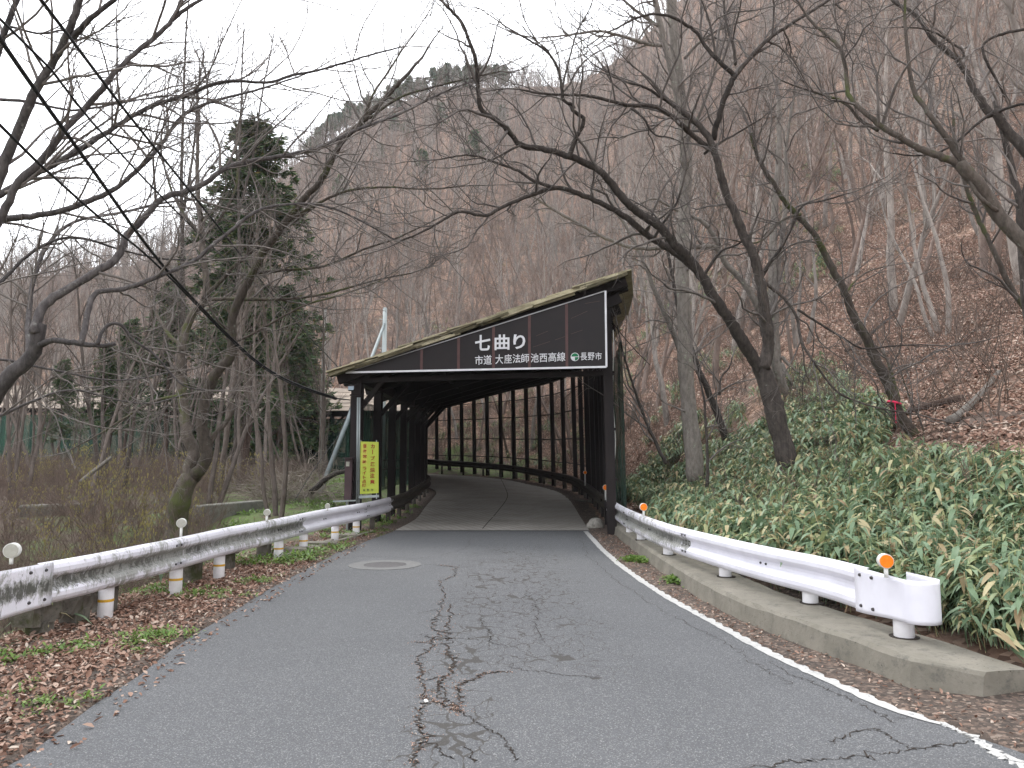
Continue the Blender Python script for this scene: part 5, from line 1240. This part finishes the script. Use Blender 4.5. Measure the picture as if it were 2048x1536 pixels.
# slender bare trees of the slope: a handful of shapes, many individuals
def slope_tree(seed, H, stems, lean, twigs=1.):
    global R_ND
    R_ND = random.Random(seed); lines = []
    cfg = [(2.1*twigs, H*.26, 34, 6, .14, .05, H*.0042, .010), (2.6*twigs, H*.12, 38, 4, .16, .04, .015, .008), (2.2*twigs, .55, 38, 2, .12, .03, .010, .006)]
    for s in range(stems):
        a = R_ND.uniform(0, 6.28); d = Vector((math.cos(a)*lean, math.sin(a)*lean, 1)); h = H*R_ND.uniform(.75, 1.05)
        p, r = walk(Vector((math.cos(a)*.12*(stems > 1), math.sin(a)*.12*(stems > 1), -.4)), d, h, H*.0105*R_ND.uniform(.8, 1.1), .012, 14, .07, .03)
        lines.append((p, r)); sprout(lines, p, r, 0, cfg, .32)
    return arr(lines)
def proto_mesh(name, lines, mat, sides=3, sf=None):
    o = tubes(name, lines, mat, sides, None, sf); me = o.data; bpy.data.objects.remove(o); return me
SLOPE = [proto_mesh('slope_tree', slope_tree(100+i, H, st, ln, tw), M['bark_far'] if i % 3 else M['bark_far_brown'], 3, lambda r: 6 if r > .07 else 3)
         for i, (H, st, ln, tw) in enumerate(((12, 1, .10, 1), (13, 1, .22, 1), (11, 2, .22, .8), (12, 2, .3, .8), (10, 3, .3, .7), (14, 1, .05, 1.0), (9, 1, .35, 1.2)))]
rg = np.random.default_rng(5)
az = rg.uniform(-.72, .72, 32000); r = np.sqrt(rg.uniform(20**2, 275**2, 32000))
x, y = r*np.sin(az), r*np.cos(az)
rf = np.interp(az, _az, _rf); rrr = np.interp(az, _az, _rr)
dd, _ = seg_dist(x, y, poly); ins = inside(x, y, poly); shp = np.concatenate([Lp, Rp[::-1]])
ok = (~ins) & (dd > 3.2) & (~inside(x, y, shp)) & (r > np.where(az > .06, 22, rf-2)) & (r < rrr*1.06) & ~((np.abs(az) < .3) & (r < rf+2))
x, y, r, az = x[ok], y[ok], r[ok], az[ok]
cell = {}; keep = []
for i in np.argsort(r):
    sp = 2.15 + r[i]*.002; c = (int(x[i]//sp), int(y[i]//sp))
    if any((x[j]-x[i])**2+(y[j]-y[i])**2 < sp*sp for a in (-1, 0, 1) for b in (-1, 0, 1) for j in cell.get((c[0]+a, c[1]+b), ())): continue
    if az[i] > .2 and rg.random() < np.interp(r[i], [20, 45, 80], [.45, .25, .0]): continue
    cell.setdefault(c, []).append(i); keep.append(i)
keep = np.array(keep); x, y, r, az = x[keep], y[keep], r[keep], az[keep]; z = height(x, y)
print('slope trees', len(x), [len(m_.polygons) for m_ in SLOPE])
kinds = ['slender grey bare tree standing in the leafless wood on the right-hand slope', 'slender grey bare tree in the leafless wood above the shed roof', 'bare tree of the leafless wood beyond the far roof at left']
for i in range(min(290, len(x))):
    g_ = 0 if az[i] > .13 else (1 if az[i] > -.2 else 2)
    o = bpy.data.objects.new('slope_tree', SLOPE[int(rg.integers(0, len(SLOPE)))]); COL.objects.link(o); o.location = (x[i], y[i], z[i]-.1)
    s = rg.uniform(.75, 1.2); o.scale = (s, s, s*rg.uniform(.9, 1.15)); o.rotation_euler = (rg.normal(0, .07), rg.normal(0, .07), rg.uniform(0, 6.28))
    tag(o, kinds[g_], 'tree', ['bare trees on the right-hand slope', 'bare trees above the shed roof', 'bare trees beyond the far roof'][g_])
k = slice(290, None); n = len(x[k])
scatter('leafless_wood', SLOPE, np.stack([x[k], y[k], z[k]-.1], 1), np.stack([rg.normal(0, .07, n), rg.normal(0, .07, n), rg.uniform(0, 6.28, n)], 1), rg.uniform(.7, 1.15, n),
        'dense grey-brown leafless wood covering the mountain up to its ridge', 'wood')
# undergrowth of thin shoots on the slope
def shoots(seed, H, n, mat, sp=.5, cat=False):
    global R_ND
    R_ND = random.Random(seed); lines = []
    for k in range(n):
        a = R_ND.uniform(0, 6.28); d = Vector((math.cos(a)*sp, math.sin(a)*sp, 1)); p, r_ = walk(Vector((R_ND.gauss(0, .12), R_ND.gauss(0, .12), -.1)), d, H*R_ND.uniform(.5, 1.1), .010, .003, 7, .14, .02)
        lines.append((p, r_)); sprout(lines, p, r_, 0, [(3.0, H*.32, 38, 4, .15, .02, .005, .002), (3.0, H*.13, 38, 2, .12, .01, .003, .002)], .2)
    return arr(lines)
M['twig_brown'] = bark('twig_brown', (.09, .065, .052), (.20, .155, .13), None, scale=3)
M['twig_red'] = bark('twig_red', (.10, .072, .060), (.18, .135, .112), None, scale=3)
SH = [proto_mesh('shoots', shoots(300+i, 1.7, 8, M['twig_brown']), M['twig_brown'] if i % 2 else M['twig_red']) for i in range(4)]
N = 9000; az = rg.uniform(-.75, .75, N); r = np.sqrt(rg.uniform(14**2, 120**2, N)); x, y = r*np.sin(az), r*np.cos(az); rf = np.interp(az, _az, _rf)
dd, _ = seg_dist(x, y, poly); ok = (dd > 2.6) & ~inside(x, y, shp) & (r > np.where(az > .1, 13, rf-4)) & (fbm(x, y, 7, 3, 20) > -.12+np.where(az > .3, .12, 0)); x, y = x[ok], y[ok]; n = len(x)
scatter('slope_undergrowth', SH, np.stack([x, y, height(x, y)], 1), np.stack([rg.normal(0, .15, n), rg.normal(0, .15, n), rg.uniform(0, 6.28, n)], 1), rg.uniform(.5, 1.35, n), 'thin bare saplings and brush on the leaf-covered slope', 'brush')

# conifers
def conifer(name, seed, H, base, wid, nb, spray, leafsz, mat, droop=-.25, trunk_r=.16, per=9):
    """trunk mesh and crown mesh of a cedar or pine"""
    rr = np.random.default_rng(seed); rnd = random.Random(seed)
    tp = np.array([(0.08*math.sin(k*.9), .06*math.cos(k*1.3), H*k/14-.3*(k == 0)) for k in range(15)]); tr = np.linspace(trunk_r, .02, 15)
    lines = [(tp, tr)]; cen = []
    for b in range(nb):
        f = rnd.random()**.85; zb = H*(base+(1-base)*f); a = rnd.uniform(0, 6.28); L = wid*(1-f)**.7*rnd.uniform(.55, 1.1)+.25
        pp = []; 
        for k in range(6):
            u = k/5; pp.append((math.cos(a)*L*u, math.sin(a)*L*u, zb+L*(droop*u*u*1.6+.18*u)))
            if k > 0:
                for _ in range(spray): cen.append((pp[-1][0]+rnd.gauss(0, .16), pp[-1][1]+rnd.gauss(0, .16), pp[-1][2]+rnd.gauss(0, .13)-.05, a))
        lines.append((np.array(pp), np.linspace(.03, .008, 6)))
    cen = np.array(cen); n = len(cen)*per
    c = np.repeat(cen, per, 0); a = c[:, 3]+rr.normal(0, 1.0, n); el = rr.normal(-.15, .5, n)
    d = np.stack([np.cos(a)*np.cos(el), np.sin(a)*np.cos(el), np.sin(el)], 1); s = rr.normal(0, 1, (n, 3)); s -= d*(s*d).sum(1, keepdims=True); s /= np.linalg.norm(s, axis=1, keepdims=True)
    L = leafsz*rr.uniform(.6, 1.3, (n, 1)); o = c[:, :3]+rr.normal(0, .05, (n, 3)); w_ = L*.16
    V = np.stack([o, o+d*L*.55+s*w_, o+d*L, o+d*L*.55-s*w_], 1).reshape(-1, 3); Q = np.arange(len(V)).reshape(-1, 4)
    tm = proto_mesh(name+'_trunk', lines, M['bark_cedar'], 5, lambda r_: 8 if r_ > .06 else 3)
    cm = rawmesh(name+'_crown', V, Q); cm.materials.append(mat); return tm, cm
CED = [conifer('cedar', 1, 17, .33, 2.7, 140, 2, .24, M['needle'], per=24), conifer('cedar', 2, 15, .25, 2.3, 105, 2, .24, M['needle'], per=24), conifer('cedar', 3, 8, .06, 2.6, 120, 2, .22, M['needle'], -.1, per=20)]
def put_conifer(px, ytop, Y, v, label, H0, group, cat='cedar tree', wscale=1., base=None):
    t = P(px, ytop, Y); zb = base if base is not None else hz(t.x, t.y); s = (t.z-zb)/H0
    root = empty('cedar_tree', (t.x, t.y, zb), label, cat, group); root.rotation_euler = (0, 0, px*.37)
    for nm, me in (('trunk', CED[v][0]), ('crown', CED[v][1])):
        o = bpy.data.objects.new(nm, me); COL.objects.link(o); o.parent = root
        if nm == 'crown': o['kind'] = 'stuff'
    root.scale = (s*wscale, s*wscale, s)
for px, yt, Y, v, lab, H0, ws in ((515, 250, 34, 0, 'tallest dark cedar, rising against the mountain left of the shed', 17, 1.45), (505, 560, 31, 1, 'cedar with a straight brown trunk on the grassy bank nearest the shed', 15, 1.3), (345, 570, 37, 1, 'cedar behind the forked tree, its thick trunk bare below', 15, 1.4),
                               (572, 590, 40, 2, 'bushy green cedar hanging low in front of the far shed roof', 8, 1.05), (265, 640, 41, 1, 'dark cedar in the shade left of the forked tree', 15, 1.2), (452, 600, 43, 1, 'cedar standing close before the far shed wall', 15, 1.3), (218, 690, 33, 0, 'cedar with a bare reddish trunk far left of the forked tree', 17, 1.3),
                               (130, 720, 42, 1, 'leftmost cedar, dim behind the limbs', 15, 1.2), (600, 680, 42, 2, 'low cedar beside the pale concrete pole', 8, .95), (395, 760, 39, 2, 'small dark cedar filling the gap below the big ones', 8, .9)):
    put_conifer(px, yt, Y, v, lab, H0, 'cedars in the hollow left of the shed', wscale=ws)
# pines along the ridge: small and far, each one object
def far_pine(seed):
    tm, cm = conifer('pine', seed, 9, .35, 2.6, 34, 2, .8, M['needle_far'], -.05, .16)
    # both parts in one mesh, they are a few pixels tall
    V = np.concatenate([np.array([v.co[:] for v in tm.vertices]), np.array([v.co[:] for v in cm.vertices])]); nt_ = len(tm.vertices)
    Q = np.concatenate([np.array([p.vertices[:] for p in tm.polygons]), np.array([p.vertices[:] for p in cm.polygons])+nt_]); me = rawmesh('ridge_pine', V, Q)
    me.materials.append(M['needle_far']); me.materials.append(M['bark_cedar']); mi = np.zeros(len(Q), np.int32); mi[:len(tm.polygons)] = 1; me.polygons.foreach_set('material_index', mi); return me
FP = [far_pine(50+i) for i in range(4)]
for i in range(120):
    px = rg.uniform(600, 1010); a = math.atan((px-1024)/F); R1 = float(np.interp(a, _az, _rr))*rg.uniform(.93, 1.01) if i > 14 else float(np.interp(a, _az, _rr))*rg.uniform(.55, .95); X, Yy = R1*math.sin(a), R1*math.cos(a)
    o = bpy.data.objects.new('ridge_pine', FP[i % 4]); COL.objects.link(o); s = rg.uniform(.45, .85); o.location = (X, Yy, hz(X, Yy)-.3+(1.2 if i > 14 else 0)); o.scale = (s, s, s); o.rotation_euler = (0, 0, rg.uniform(0, 6.28))
    tag(o, 'small dark green pine standing on the skyline of the mountain' if i > 14 else 'scattered green pine among the bare trees below the ridge', 'pine tree', 'pines on the mountain skyline' if i > 14 else 'scattered pines below the ridge')

# scrub left of the guardrail
SHB = [proto_mesh('shrub', shoots(400+i, 1.9, 10, None, .75), M['twig_brown'] if i % 2 else M['twig_red']) for i in range(4)]
def catkin_mesh(seed):
    rr = np.random.default_rng(seed); n = 110; h = rr.uniform(.4, 1.8, n); a = rr.uniform(0, 6.28, n); q = rr.uniform(0, .6, n)*h*.6
    o = np.stack([np.cos(a)*q, np.sin(a)*q, h], 1); L = rr.uniform(.04, .09, n); w_ = .011
    V = np.concatenate([o+[w_, 0, 0], o-[w_, 0, 0], o-[w_, 0, 0]-L[:, None]*[0, 0, 1], o+[w_, 0, 0]-L[:, None]*[0, 0, 1]]).reshape(4, n, 3).transpose(1, 0, 2).reshape(-1, 3)
    V2 = np.concatenate([o+[0, w_, 0], o-[0, w_, 0], o-[0, w_, 0]-L[:, None]*[0, 0, 1], o+[0, w_, 0]-L[:, None]*[0, 0, 1]]).reshape(4, n, 3).transpose(1, 0, 2).reshape(-1, 3)
    V = np.concatenate([V, V2]); me = rawmesh('catkins', V, np.arange(len(V)).reshape(-1, 4)); me.materials.append(M['catkin']); return me
CK = [catkin_mesh(i) for i in range(2)]
spots = []
for i in range(3000):
    px, Y = rg.uniform(-60, 640), rg.uniform(8.0, 34); X = (px-1024)/F*Y
    if X > -4.7 - (0 if Y < 13 else 1.2) or (px > 400 and Y < 19): continue
    if any((X-a)**2+(Y-b)**2 < .75 for a, b in spots): continue
    spots.append((X, Y))
for i, (X, Y) in enumerate(spots[:260]):
    px = 1024+X/Y*F; yellow = 30 < px < 520 and 10 < Y < 26 and i % 4 < 3
    root = empty('shrub', (X, Y, hz(X, Y)-.05), 'bare brown shrub with hanging yellow catkins in the scrub behind the left rail' if yellow else 'bare twiggy brown shrub in the scrub behind the left rail', 'shrub', 'catkin shrubs' if yellow else 'bare shrubs behind the left rail')
    s = rg.uniform(.45, .95)*(.75 if Y < 12 else 1); root.scale = (s, s, s*.85); root.rotation_euler = (0, 0, rg.uniform(0, 6.28))
    o = bpy.data.objects.new('stems', SHB[i % 4]); COL.objects.link(o); o.parent = root; o['kind'] = 'stuff'
    if yellow: o = bpy.data.objects.new('catkins', CK[i % 2]); COL.objects.link(o); o.parent = root; o['kind'] = 'stuff'
# brush pile
R_ND = random.Random(77); lines = []; c = P(585, 985, 20); c.z = hz(c.x, c.y)
for i in range(230):
    p = c+Vector((R_ND.gauss(0, .75), R_ND.gauss(0, .5), abs(R_ND.gauss(0, .32)))); a = R_ND.uniform(0, 6.28); pl, rl = walk(p, Vector((math.cos(a), math.sin(a), R_ND.gauss(0, .35))), R_ND.uniform(.5, 1.7), R_ND.uniform(.005, .014), .003, 7, .2, -.03); lines.append((pl, rl))
    sprout(lines, pl, rl, 1, CFG_B, .2)
N = 1700; px_ = rg.uniform(-80, 620, N); y = rg.uniform(8.3, 40, N); x = (px_-1024)/F*y; ok = (x < -4.6-np.where(y > 13, 1., 0)) & ~inside(x, y, shp) & ((px_ < 440) | (y > 22)); x, y = x[ok], y[ok]; n = len(x)
scatter('hollow_undergrowth', SH, np.stack([x, y, height(x, y)], 1), np.stack([rg.normal(0, .3, n), rg.normal(0, .3, n), rg.uniform(0, 6.28, n)], 1), rg.uniform(.3, .75, n)*np.interp(y, [8, 14], [.75, 1]), 'tangle of thin brown twigs filling the hollow behind the left rail', 'brush')
M['dead_twig'] = bark('dead_twig', (.12, .10, .085), (.26, .225, .19), None, scale=3)
o = tubes('brush_pile', arr(lines), M['dead_twig'], 3, None, SIDES); tag(o, 'heap of dead pale branches on the grass left of the shed', 'brush pile', None, 'stuff')
# fallen branches and logs
def capq(q):
    q = np.vstack([q[:1], q, q[-1:]]); q[0, 3] *= .03; q[-1, 3] *= .03; q[0, :3] -= (q[2, :3]-q[1, :3])*.05; q[-1, :3] += (q[-2, :3]-q[-3, :3])*.05; return q
def log(pl, Y0, Y1, w0, w1, mat, label, drop=True):
    q = capq(resample([(*P(px, py, Y0+(Y1-Y0)*i/(len(pl)-1)), (w0+(w1-w0)*i/(len(pl)-1))/2/F*Y0) for i, (px, py) in enumerate(pl)], 16, 1))
    o = tubes('fallen_log', [(q[:, :3], q[:, 3])], mat, 9); tag(o, label, 'fallen log')
log([(622, 985), (660, 950), (700, 940), (712, 938)], 19.5, 19.5, 12, 6, M['bark_dark'], 'dark fallen trunk on the grass beside the steel brace')
log([(160, 965), (190, 940), (222, 915)], 17, 17.5, 9, 7, M['bark_grey'], 'pale broken branch leaning in the scrub at left')
def ground_log(px0, px1, Y0, Y1, r, mat, label, lift=.03):
    a = Vector(((px0-1024)/F*Y0, Y0, 0)); b = Vector(((px1-1024)/F*Y1, Y1, 0)); pts = []
    for k in range(14):
        v = a.lerp(b, k/13); pts.append((v.x, v.y, hz(v.x, v.y)+lift+r*.5, r*(1-.45*k/13)))
    q = np.array(pts); q[:, 2] = np.convolve(np.pad(q[:, 2], 2, 'edge'), np.ones(5)/5, 'valid'); q = capq(q); o = tubes('fallen_log', [(q[:, :3], q[:, 3])], mat, 9); tag(o, label, 'fallen log')
ground_log(1930, 1780, 14.2, 14.6, .10, M['bark_cedar'], 'thick reddish fallen log on the slope above the leaning tree')
ground_log(1900, 2010, 12.6, 15.5, .08, M['bark_grey'], 'grey broken log lying up the slope near the right edge')
ground_log(1480, 1360, 20, 22, .08, M['bark_dark'], 'dark fallen trunk lying across the slope behind the tall tree')
ground_log(1700, 1820, 22, 25, .07, M['bark_dark'], 'half-buried dark log high on the right-hand slope')
ground_log(1250, 1150, 24, 26, .07, M['bark_grey'], 'pale fallen stem on the slope just above the shed roof')

# ------------------------------------------------------------------ dwarf bamboo, leaves and weeds
def blade(o, d, L, w_, droop, V, Q, curl=.3):
    """one leaf: 2x3 strip with a fold along the midrib"""
    d = d.normalized(); s = d.cross(Vector((0, 0, 1))); s = s.normalized() if s.length > 1e-3 else Vector((1, 0, 0)); n = s.cross(d)
    k = len(V); prof = ((0, .25), (.3, 1), (.65, .85), (1, .03))
    for u, ww in prof:
        c = o+d*(L*u)+Vector((0, 0, -droop*L*u*u)); V += [c+s*(w_*ww*.5)+n*(w_*curl*ww*.3), c, c-s*(w_*ww*.5)+n*(w_*curl*ww*.3)]
    for i in range(3):
        for j in range(2): a = k+i*3+j; Q.append((a, a+3, a+4, a+1))
def sasa_mesh(seed, H, nl, nst):
    rnd = random.Random(seed); V, Q = [], []; lines = []
    for s in range(nst):
        a = rnd.uniform(0, 6.28); t = rnd.uniform(.05, .35); h = H*rnd.uniform(.6, 1.1); b = Vector((rnd.gauss(0, .10), rnd.gauss(0, .10), 0)); top = b+Vector((math.cos(a)*t*h, math.sin(a)*t*h, h))
        for k in range(nl):
            u = .55+.45*k/nl; p = b.lerp(top, u); an = rnd.uniform(0, 6.28); el = rnd.uniform(-.1, .5); L = rnd.uniform(.11, .18)
            blade(p, Vector((math.cos(an), math.sin(an), el)), L, L*rnd.uniform(.22, .31), rnd.uniform(.5, 1.15), V, Q)
        s_ = Vector((.004, 0, 0)); k = len(V); V += [b+s_, b-s_, top-s_, top+s_]; Q.append((k, k+1, k+2, k+3))
    me = rawmesh('sasa', np.array([tuple(v) for v in V]), np.array(Q)); me.materials.append(M['sasa']); return me
SA = [sasa_mesh(i, .55, 9, 5) for i in range(7)]
N = 56000; px = rg.uniform(1215, 2350, N); Y = 3+rg.random(N)**.8*24; x = (px-1024)/F*Y; y = Y
# kept to the bank: beyond the kerb, below the bare slope
dR, _ = seg_dist(x, y, np.concatenate([RO, RI])); lim = np.interp(y, [3, 8, 12, 15, 20, 28], [3.3, 4.4, 5.6, 5.6, 3.2, 2.0])+fbm(x, y, 3, 3, 31)*4.5
ok = (~inside(x, y, poly)) & (dR > np.interp(y, [3, 5, 8, 14, 17], [1.45, 1.35, 1.25, 1.2, 1.75])) & (dR < lim) & (fbm(x, y, 1.1, 3, 33) > -.23) & ~inside(x, y, shp)
# even areal density
ok &= rg.random(N) < np.clip(Y/14, 0.15, 1)
x, y = x[ok], y[ok]; n = len(x); print('sasa', n)
scatter('bamboo_grass', SA, np.stack([x, y, height(x, y)], 1), np.stack([rg.normal(0, .12, n), rg.normal(0, .12, n), rg.uniform(0, 6.28, n)], 1), np.clip(rg.normal(.95, .28, n)*(1+fbm(x, y, 2.2, 3, 61)*1.0), .4, 1.3)*np.interp(y, [4, 8], [.72, 1]), 'dense green dwarf bamboo covering the bank behind the right guardrail', 'dwarf bamboo')
k_ = rg.integers(0, n, 110)
scatter('bamboo_bank_stems', SH, np.stack([x[k_], y[k_], height(x[k_], y[k_])], 1), np.stack([rg.normal(0, .3, 110), rg.normal(0, .3, 110), rg.uniform(0, 6.28, 110)], 1), rg.uniform(.35, .8, 110), 'thin bare stems poking up through the dwarf bamboo', 'dry stems')
N = 3000; px = rg.uniform(850, 1700, N); Y = rg.uniform(16, 80, N); x = (px-1024)/F*Y; y = Y; dd, _ = seg_dist(x, y, poly); ok = (dd > 2.2) & (~inside(x, y, poly)) & ~inside(x, y, shp) & (fbm(x, y, 5, 3, 37) > .06) & (x > -25); x, y = x[ok], y[ok]; n = len(x)
scatter('bamboo_patches', SA, np.stack([x, y, height(x, y)], 1), np.stack([rg.normal(0, .1, n), rg.normal(0, .1, n), rg.uniform(0, 6.28, n)], 1), rg.uniform(.6, 1.3, n), 'scattered patches of green dwarf bamboo on the leafy slope behind the shed', 'dwarf bamboo')
# large bamboo leaves by the left rail
V, Q = [], []; rnd = random.Random(5)
for (px, py, n_) in ((95, 1270, 9), (160, 1262, 6), (190, 1195, 5), (395, 1160, 5), (330, 1185, 4)):
    g = G(px, py, .0)
    for k in range(n_):
        a = rnd.uniform(0, 6.28); blade(Vector((g.x+rnd.gauss(0, .08)-.15, g.y+rnd.gauss(0, .08), rnd.uniform(.12, .4))), Vector((math.cos(a), math.sin(a)-.3, .3)), rnd.uniform(.18, .27), .05, .7, V, Q)
o = link('bamboo_leaves', rawmesh('bamboo_leaves', np.array([tuple(v) for v in V]), np.array(Q)), M['sasa']); tag(o, 'broad green bamboo leaves poking out under the left guardrail', 'dwarf bamboo', None, 'stuff')
# fallen leaves
def leaf_mesh(seed, n, spread, size):
    rnd = random.Random(seed); V, Q = [], []
    for k in range(n):
        c = Vector((rnd.uniform(-spread, spread), rnd.uniform(-spread, spread), rnd.uniform(.0, .03) if n > 1 else 0)); a = rnd.uniform(0, 6.28)
        blade(c, Vector((math.cos(a), math.sin(a), rnd.uniform(-.1, .5))), size*rnd.uniform(.6, 1.3), size*rnd.uniform(.35, .6), rnd.uniform(.0, .7), V, Q, rnd.uniform(.3, 1.6))
    me = rawmesh('dead_leaf', np.array([tuple(v) for v in V]), np.array(Q)); me.materials.append(M['dead_leaf']); return me
LF = [leaf_mesh(i, 1, 0, .050) for i in range(8)]
def along(line, n, lo, hi, side, ylo, yhi):
    yy = rg.uniform(ylo, yhi, n); xx = np.interp(yy, line[:, 1], line[:, 0]); o = rg.uniform(lo, hi, n); return xx+side*o, yy
xs_, ys_ = [], []
for (n, lo, hi, a, b) in ((26000, .0, 1.7, 1.8, 12), (2600, .0, 1.3, 12, 17), (900, -.22, .05, 2.5, 14)):
    u, v = along(LO, n, lo, hi, -1, a, b); d = np.abs(u-np.interp(v, LO[:, 1], LO[:, 0])); m = rg.random(n) < (.25+.9*np.clip(d/.35, 0, 1))*(fbm(u, v, .7, 3, 41)+.85); xs_.append(u[m]); ys_.append(v[m])
for (n, lo, hi, a, b) in ((2200, .04, .50, 3, 16),):
    u, v = along(RO, n, lo, hi, 1, a, b); m = rg.random(n) < fbm(u, v, .6, 3, 42)+.5; xs_.append(u[m]); ys_.append(v[m])
u, v = along(LO, 2500, 1.4, 6, -1, 5, 17); xs_.append(u); ys_.append(v)
cp = np.array(crackpts); m = (cp[:, 2] > .015) & (cp[:, 0] < .5); cp = cp[m]; ncr = 1500; i = rg.integers(0, len(cp), ncr); xs_.append(cp[i, 0]+rg.normal(0, .03, ncr)); ys_.append(cp[i, 1]+rg.normal(0, .03, ncr))
x, y = np.concatenate(xs_), np.concatenate(ys_); n = len(x); z = height(x, y); s = rg.uniform(.6, 1.25, n)*np.where(x < 0, 1, .7); s[-ncr:] = rg.uniform(.10, .32, ncr)
d_, zc_ = seg_dist(x, y, ctr, cz); z = np.where(inside(x, y, poly), zc_+.004, z+.008)
scatter('fallen_leaves', LF, np.stack([x, y, z], 1), np.stack([rg.normal(0, .3, n), rg.normal(0, .3, n), rg.uniform(0, 6.28, n)], 1), s, 'curled brown dead leaves covering the road verges', 'dead leaves')
LP = [leaf_mesh(60+i, 34, .45, .10) for i in range(5)]
N = 16000; az = rg.uniform(-.1, .78, N); r = np.sqrt(rg.uniform(9**2, 62**2, N)); x, y = r*np.sin(az), r*np.cos(az); dd, _ = seg_dist(x, y, poly); ok = (dd > 1.3) & ~inside(x, y, poly) & ~inside(x, y, shp) & (x > 1) & (fbm(x, y, 2.2, 3, 45) > -.16); x, y = x[ok], y[ok]; n = len(x)
e = .25; gx, gy = (height(x+e, y)-height(x-e, y))/(2*e), (height(x, y+e)-height(x, y-e))/(2*e)
scatter('slope_leaf_litter', LP, np.stack([x, y, height(x, y)+.03], 1), np.stack([np.arctan(gy), -np.arctan(gx), np.zeros(n)], 1), rg.uniform(.8, 1.3, n), 'brown fallen leaves lying over the steep slope', 'dead leaves')
# weeds
def weed_mesh(seed, n, h, sp, wd=.35):
    rnd = random.Random(seed); V, Q = [], []
    for k in range(n):
        a = rnd.uniform(0, 6.28); c = Vector((rnd.gauss(0, sp), rnd.gauss(0, sp), rnd.uniform(0, h*.6))); L = h*rnd.uniform(.35, 1)
        blade(c, Vector((math.cos(a), math.sin(a), rnd.uniform(.2, 1.5))), L, L*wd, rnd.uniform(0, .8), V, Q)
    me = rawmesh('weed', np.array([tuple(v) for v in V]), np.array(Q)); me.materials.append(M['weed']); return me
WD = [weed_mesh(i, 26, .07, .05) for i in range(4)]; WT = [weed_mesh(20+i, 40, .085, .06, .45) for i in range(3)]
xs_, ys_, ss = [], [], []
for (px, py, rad_, n) in ((20, 1322, .2, 20), (140, 1300, .12, 7), (30, 1385, .15, 6), (95, 1420, .12, 10), (300, 1280, .16, 35), (325, 1180, .2, 40), (400, 1190, .2, 30), (560, 1115, .3, 50), (520, 1165, .15, 20), (230, 1440, .1, 12), (640, 1100, .3, 30), (740, 1068, .35, 60)):
    g = G(px, py, 0); xs_.append(g.x+rg.normal(0, rad_, n)); ys_.append(g.y+rg.normal(0, rad_, n)); ss.append(rg.uniform(.5, 1.0, n))
u, v = rg.uniform(-6.5, -2.9, 900), rg.uniform(11, 24, 900); m = (fbm(u, v, 1.2, 3, 51) > -.02) & (np.abs(u) > 2.9); xs_.append(u[m]); ys_.append(v[m]); ss.append(rg.uniform(.8, 1.9, m.sum()))
u, v = rg.uniform(-22, -4.5, 2600), rg.uniform(17, 42, 2600); m = fbm(u, v, 3, 3, 52) > -.05; xs_.append(u[m]); ys_.append(v[m]); ss.append(rg.uniform(1, 2.4, m.sum()))
x, y, s = np.concatenate(xs_), np.concatenate(ys_), np.concatenate(ss); m = ~inside(x, y, poly); x, y, s = x[m], y[m], s[m]; n = len(x)
scatter('weeds', WD, np.stack([x, y, height(x, y)-.004], 1), np.stack([np.zeros(n), np.zeros(n), rg.uniform(0, 6.28, n)], 1), s, 'bright green weeds and grass on the left verge and bank', 'weeds')
for i, (px, py, n, lab) in enumerate(((1275, 1120, 26, 'bright green weed clump in the gutter, farther one beside the kerb'), (1360, 1162, 22, 'bright green weed clump in the gutter, nearer one beside the kerb'))):
    g = G(px, py, .03); V = []; 
    lines = None; me0 = WT[i]; c = np.array([v_.co[:] for v_ in me0.vertices]); q = np.array([p.vertices[:] for p in me0.polygons]); VV, QQ = [], []
    for k in range(n):
        a = rg.uniform(0, 6.28); ca, sa = math.cos(a), math.sin(a); r_ = rg.uniform(.8, 1.3); o_ = rg.normal(0, .075, 2); VV.append(np.stack([c[:, 0]*ca-c[:, 1]*sa, c[:, 0]*sa+c[:, 1]*ca, c[:, 2]], 1)*r_+[g.x+o_[0], g.y+o_[1]*1.6, .01]); QQ.append(q+k*len(c))
    o = link('weed_clump', rawmesh('weed_clump', np.concatenate(VV), np.concatenate(QQ)), M['weed']); tag(o, lab, 'weed clump', None, 'stuff')

# bare trees of the hollow at left, standing between the rail and the far shed
HOL = []
for me_ in SLOPE[:5]:
    c_ = me_.copy(); c_.materials.clear(); c_.materials.append(M['bark_hollow']); HOL.append(c_)
spots = []; kk = 0
for i in range(900):
    px, Y = rg.uniform(-40, 660), rg.uniform(17, 44); X = (px-1024)/F*Y
    if (px > 560 and Y < 26) or any((X-a)**2+(Y-b)**2 < 4.5 for a, b in spots) or inside(np.array([X]), np.array([Y]), shp)[0]: continue
    spots.append((X, Y))
for (X, Y) in spots[:46]:
    o = bpy.data.objects.new('hollow_tree', HOL[int(rg.integers(0, len(HOL)))]); COL.objects.link(o); o.location = (X, Y, hz(X, Y)-.1); s = rg.uniform(.45, .85); o.scale = (s*.8, s*.8, s)
    o.rotation_euler = (rg.normal(0, .1), rg.normal(0, .1), rg.uniform(0, 6.28)); tag(o, 'thin bare tree in the hollow between the left rail and the far shed', 'tree', 'bare trees in the hollow at left')
